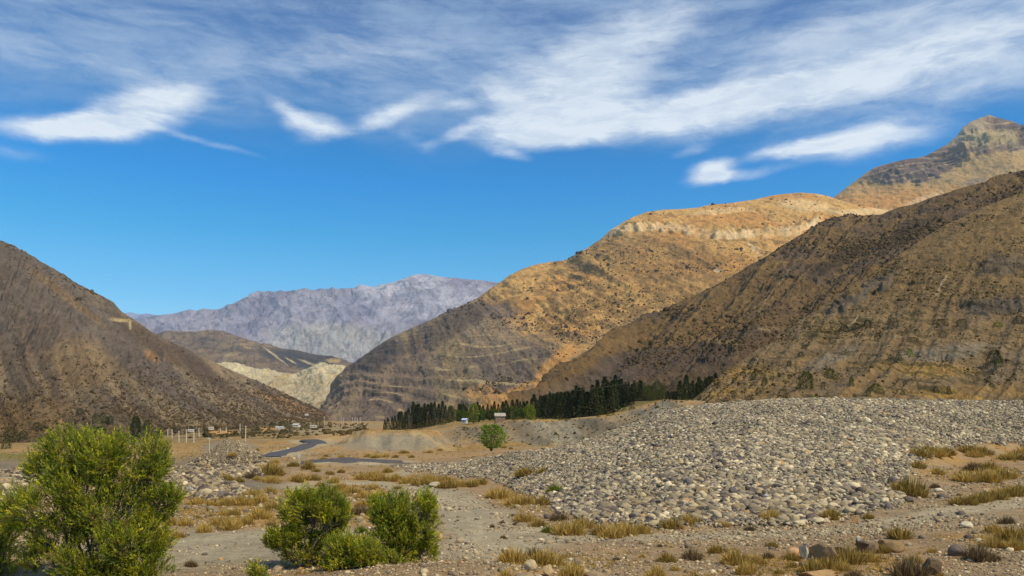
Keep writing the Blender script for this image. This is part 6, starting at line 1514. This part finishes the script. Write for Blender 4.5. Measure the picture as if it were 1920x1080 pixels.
M_white = mat_plain("white_paint", (.52, .50, .44), .6, 0, 2, .06)
M_rust = mat_plain("corrugated_roof", (.40, .34, .26), .6, 0, 2.5, .35)
M_wood = mat_plain("weathered_wood", (.22, .15, .10), .9, 0, 3, .3)
M_bluer = mat_plain("blue_grey_roof", (.45, .50, .66), .5, 0, 2, .12)
M_cream = mat_plain("cream_wall", (.62, .55, .42), .9, 0, 2, .12)
M_glass = mat_plain("dark_glass", (.03, .035, .04), .15, 0, 1, .1, .6)
M_tyre = mat_plain("tyre_rubber", (.02, .02, .02), .9, 0, 5, .2)
M_blue = mat_plain("blue_plastic", (.08, .16, .55), .5, 0, 3, .15)
def hut(px, base, Y, w, h, dep, roofm, wallm, label, name="hut", pitch=.35, rz=0.2, cat="hut"):
    P = unpix(px, base, Y); root = link(name, None, loc=P, rot=(0, 0, rz)); tag(root, label, cat)
    t = .12; wh = h * .58
    parts = [box(-w / 2, w / 2, -dep / 2, -dep / 2 + t, -.6, wh), box(-w / 2, w / 2, dep / 2 - t, dep / 2, -.6, wh), box(-w / 2, -w / 2 + t, -dep / 2 + t, dep / 2 - t, -.6, wh), box(w / 2 - t, w / 2, -dep / 2 + t, dep / 2 - t, -.6, wh)]
    bmesh_("wall", parts, wallm, root)
    bmesh_("door", [box(-w * .3, -w * .3 + min(.9, w * .25), -dep / 2 - .04, -dep / 2 - .002, 0, wh * .88)], M_wood, root)
    fr = bmesh_("window", [box(w * .08, w * .32, -dep / 2 - .05, -dep / 2 - .002, wh * .4, wh * .78)], M_white, root)
    bmesh_("pane", [box(w * .10, w * .30, -dep / 2 - .07, -dep / 2 - .052, wh * .44, wh * .74)], M_glass, fr)
    # corrugated roof sheets with two slopes
    e = .35; nx = 40; V = []; Fq = []
    for j, (yy, zz) in enumerate([(-dep / 2 - e, wh), (0, h), (dep / 2 + e, wh)]):
        for i in range(nx):
            V.append((-w / 2 - e + (w + 2 * e) * i / (nx - 1), yy, zz + .03 * (i % 2) + .02))
    V += [(a, b, c - .09) for a, b, c in V]
    n0 = nx * 3
    for j in range(2):
        for i in range(nx - 1):
            a = j * nx + i; Fq.append((a, a + 1, a + nx + 1, a + nx)); Fq.append((n0 + a, n0 + a + nx, n0 + a + nx + 1, n0 + a + 1))
    for i in range(nx - 1):
        Fq.append((i, n0 + i, n0 + i + 1, i + 1)); b = 2 * nx + i; Fq.append((b, b + 1, n0 + b + 1, n0 + b))
    link("roof", mesh_from("roof", np.array(V), np.array(Fq), 4, smooth=False), roofm, root)
    return root
hut(937, 788, 288, 3.4, 2.6, 3.0, M_rust, M_wood, "small wooden hut with a pale rusty roof below the conifers", rz=.15)
hut(872, 791, 292, 1.5, 1.3, 1.8, M_bluer, M_white, "tiny bluish white roofed shed left of the lime green poplar", name="shed", rz=-.3, cat="shed")
def mq(px, py):
    q = mtn_point(LEFTMT, px, py); g = hit(px, py); return float(min(q[1] if q is not None else 1e9, g[1] if g[1] < 3000 else 1e9, 1500))
hut(525, 804, mq(525, 806) - 5, 9, 2.8, 8, M_white, M_cream, "long white roofed house farthest left of the far settlement", name="house", cat="house", rz=.1)
hut(556, 800, mq(556, 804) - 5, 7, 3.8, 6, M_white, M_cream, "cream walled house in the middle of the far settlement", name="house", cat="house", rz=-.2)
hut(588, 801, mq(588, 803) - 5, 7, 2.6, 6, M_rust, M_cream, "low brown roofed house at the right of the far settlement", name="house", cat="house", rz=.1)
hut(575, 779, mq(575, 782) - 5, 6, 3.2, 6, M_white, M_cream, "tiny white house on the slope above the settlement", name="house", cat="house", rz=.1)
hut(396, 805, mq(396, 809) - 5, 6, 3.4, 6, M_rust, M_cream, "small tan house behind the row of poles", name="house", cat="house", rz=.3)
hut(358, 809, mq(358, 811) - 5, 6, 2.6, 5, M_white, M_cream, "white roofed cabin behind the row of poles", name="house", cat="house", rz=.1)
# sign by the road
P = hit(561, 864); root = link("road_sign", None, loc=P); tag(root, "small white rectangular sign on a post beside the road bend", "sign")
h = 13 / F * P[1]
V, Fq = tube([(0, 0, -.3), (0, 0, h)], [.05, .05], 8); link("post", mesh_from("post", V, Fq, 4), M_pole, root)
bmesh_("panel", [box(-.24, .24, -.09, -.055, h * .45, h)], M_white, root)
# white van on the road beyond the willow
Pc = hit(293, 830)
root = link("white_van", None, loc=Pc, rot=(0, 0, .25)); tag(root, "small white van on the far road beyond the willow", "van")
def car_body():
    prof = [(-2.2, .35), (-2.25, .9), (-1.5, 1.05), (-.9, 1.75), (1.9, 1.85), (2.2, 1.2), (2.25, .35)]
    V = []; 
    for x in (-.85, .85):
        for (y, z_) in prof: V.append((x * (.88 if z_ > 1.5 else 1), y, z_))
    n_ = len(prof); Fq = [(i, (i + 1) % n_, n_ + (i + 1) % n_, n_ + i) for i in range(n_)]
    for s_, off in ((0, 0), (1, n_)):
        Fq += [(off + 0, off + 1, off + 2, off + 6), (off + 2, off + 3, off + 4, off + 5), (off + 2, off + 5, off + 6, off + 6)]
    me = bpy.data.meshes.new("body"); me.from_pydata(V, [], [tuple(dict.fromkeys(f)) for f in Fq]); me.update(); return me
link("body", car_body(), M_white, root)
bmesh_("windscreen", [(np.array([(-.7, -1.52, 1.08), (.7, -1.52, 1.08), (.64, -1.0, 1.70), (-.64, -1.0, 1.70)]) + np.array([0, -.03, .01]), np.array([(0, 1, 2, 3)]))], M_glass, root)
for sx in (-1, 1):
    bmesh_("side_window", [box(sx * .80 - .08, sx * .80 + .08, -.6, 1.6, 1.15, 1.6)], M_glass, root)
    for sy in (-1.45, 1.4):
        V, Fq = tube([(sx * .72, sy, .34), (sx * .92, sy, .34)], [.34, .34], 14); w_ = link("wheel", mesh_from("wheel", V, Fq, 4), M_tyre, root)
        V, Fq = tube([(sx * .90, sy, .34), (sx * .935, sy, .34)], [.2, .02], 12); link("rim", mesh_from("rim", V, Fq, 4), M_white, w_)
    bmesh_("headlight", [box(sx * .6 - .15, sx * .6 + .15, -2.27, -2.2, .7, .88)], M_glass, root)
def scrap(px, py, w, mat, label):
    P = hit(px, py); g = np.linspace(-1, 1, 9); gx, gy = np.meshgrid(g, g); s = w / F * P[1] / 2
    zz = .35 * (vn(gx * 2.2, gy * 2.2, seed=int(px)) + 1) * s
    o = link("plastic_scrap", mesh_from("plastic_scrap", np.stack([gx * s, gy * s * .8, zz + .02], -1), grid_faces(9, 9), 4), mat, None, P); tag(o, label, "litter")
    m = o.modifiers.new("thick", 'SOLIDIFY'); m.thickness = .01
scrap(1082, 1001, 5, M_blue, "scrap of blue plastic below the golden tufts at the heap foot")
scrap(1775, 914, 5, M_white, "crumpled white scrap right of the whitish slab")
scrap(1028, 927, 3, M_white, "tiny white scrap on the grass left of the heap")

ORD = "first second third fourth fifth sixth seventh eighth ninth tenth eleventh twelfth thirteenth fourteenth fifteenth sixteenth seventeenth eighteenth nineteenth twentieth".split() + [t + "-" + u for t in ("twenty", "thirty") for u in "first second third fourth fifth sixth seventh eighth ninth".split()]
byl = {}
for ob_ in COL.objects:
    if ob_.parent is None and "label" in ob_ and "group" in ob_: byl.setdefault(ob_["label"], []).append(ob_)
for lab_, obs in byl.items():
    if len(obs) > 1 and len(obs) <= len(ORD):
        obs.sort(key=lambda q: q.location.x / q.location.y)
        n_ = len(obs)
        for i_, q in enumerate(obs):
            pos_ = "leftmost" if i_ == 0 else ("rightmost" if i_ == n_ - 1 else ORD[i_] + " from left")
            base_ = lab_.split()
            while len(base_) + len(pos_.split()) > 16: base_ = base_[1:]
            q["label"] = " ".join(base_) + ", " + pos_

# ------------------------------------------------------------------ air
hv, hf = box(-16000, 16000, -3000, 26000, -60, 2350)
hz_me = mesh_from("haze", hv, hf, 4, smooth=False)
hm = bpy.data.materials.new("haze_air"); hm.use_nodes = True
nt = hm.node_tree; nt.nodes.clear()
pv = nt.nodes.new('ShaderNodeVolumePrincipled'); pv.inputs['Color'].default_value = (.66, .80, 1.0, 1); pv.inputs['Density'].default_value = HAZE
pv.inputs['Anisotropy'].default_value = 0.1
ot = nt.nodes.new('ShaderNodeOutputMaterial'); nt.links.new(pv.outputs[0], ot.inputs['Volume'])
o = link("haze", hz_me, hm); o["kind"] = "stuff"; o["label"] = "thin blue haze filling the valley air"; o["category"] = "haze"
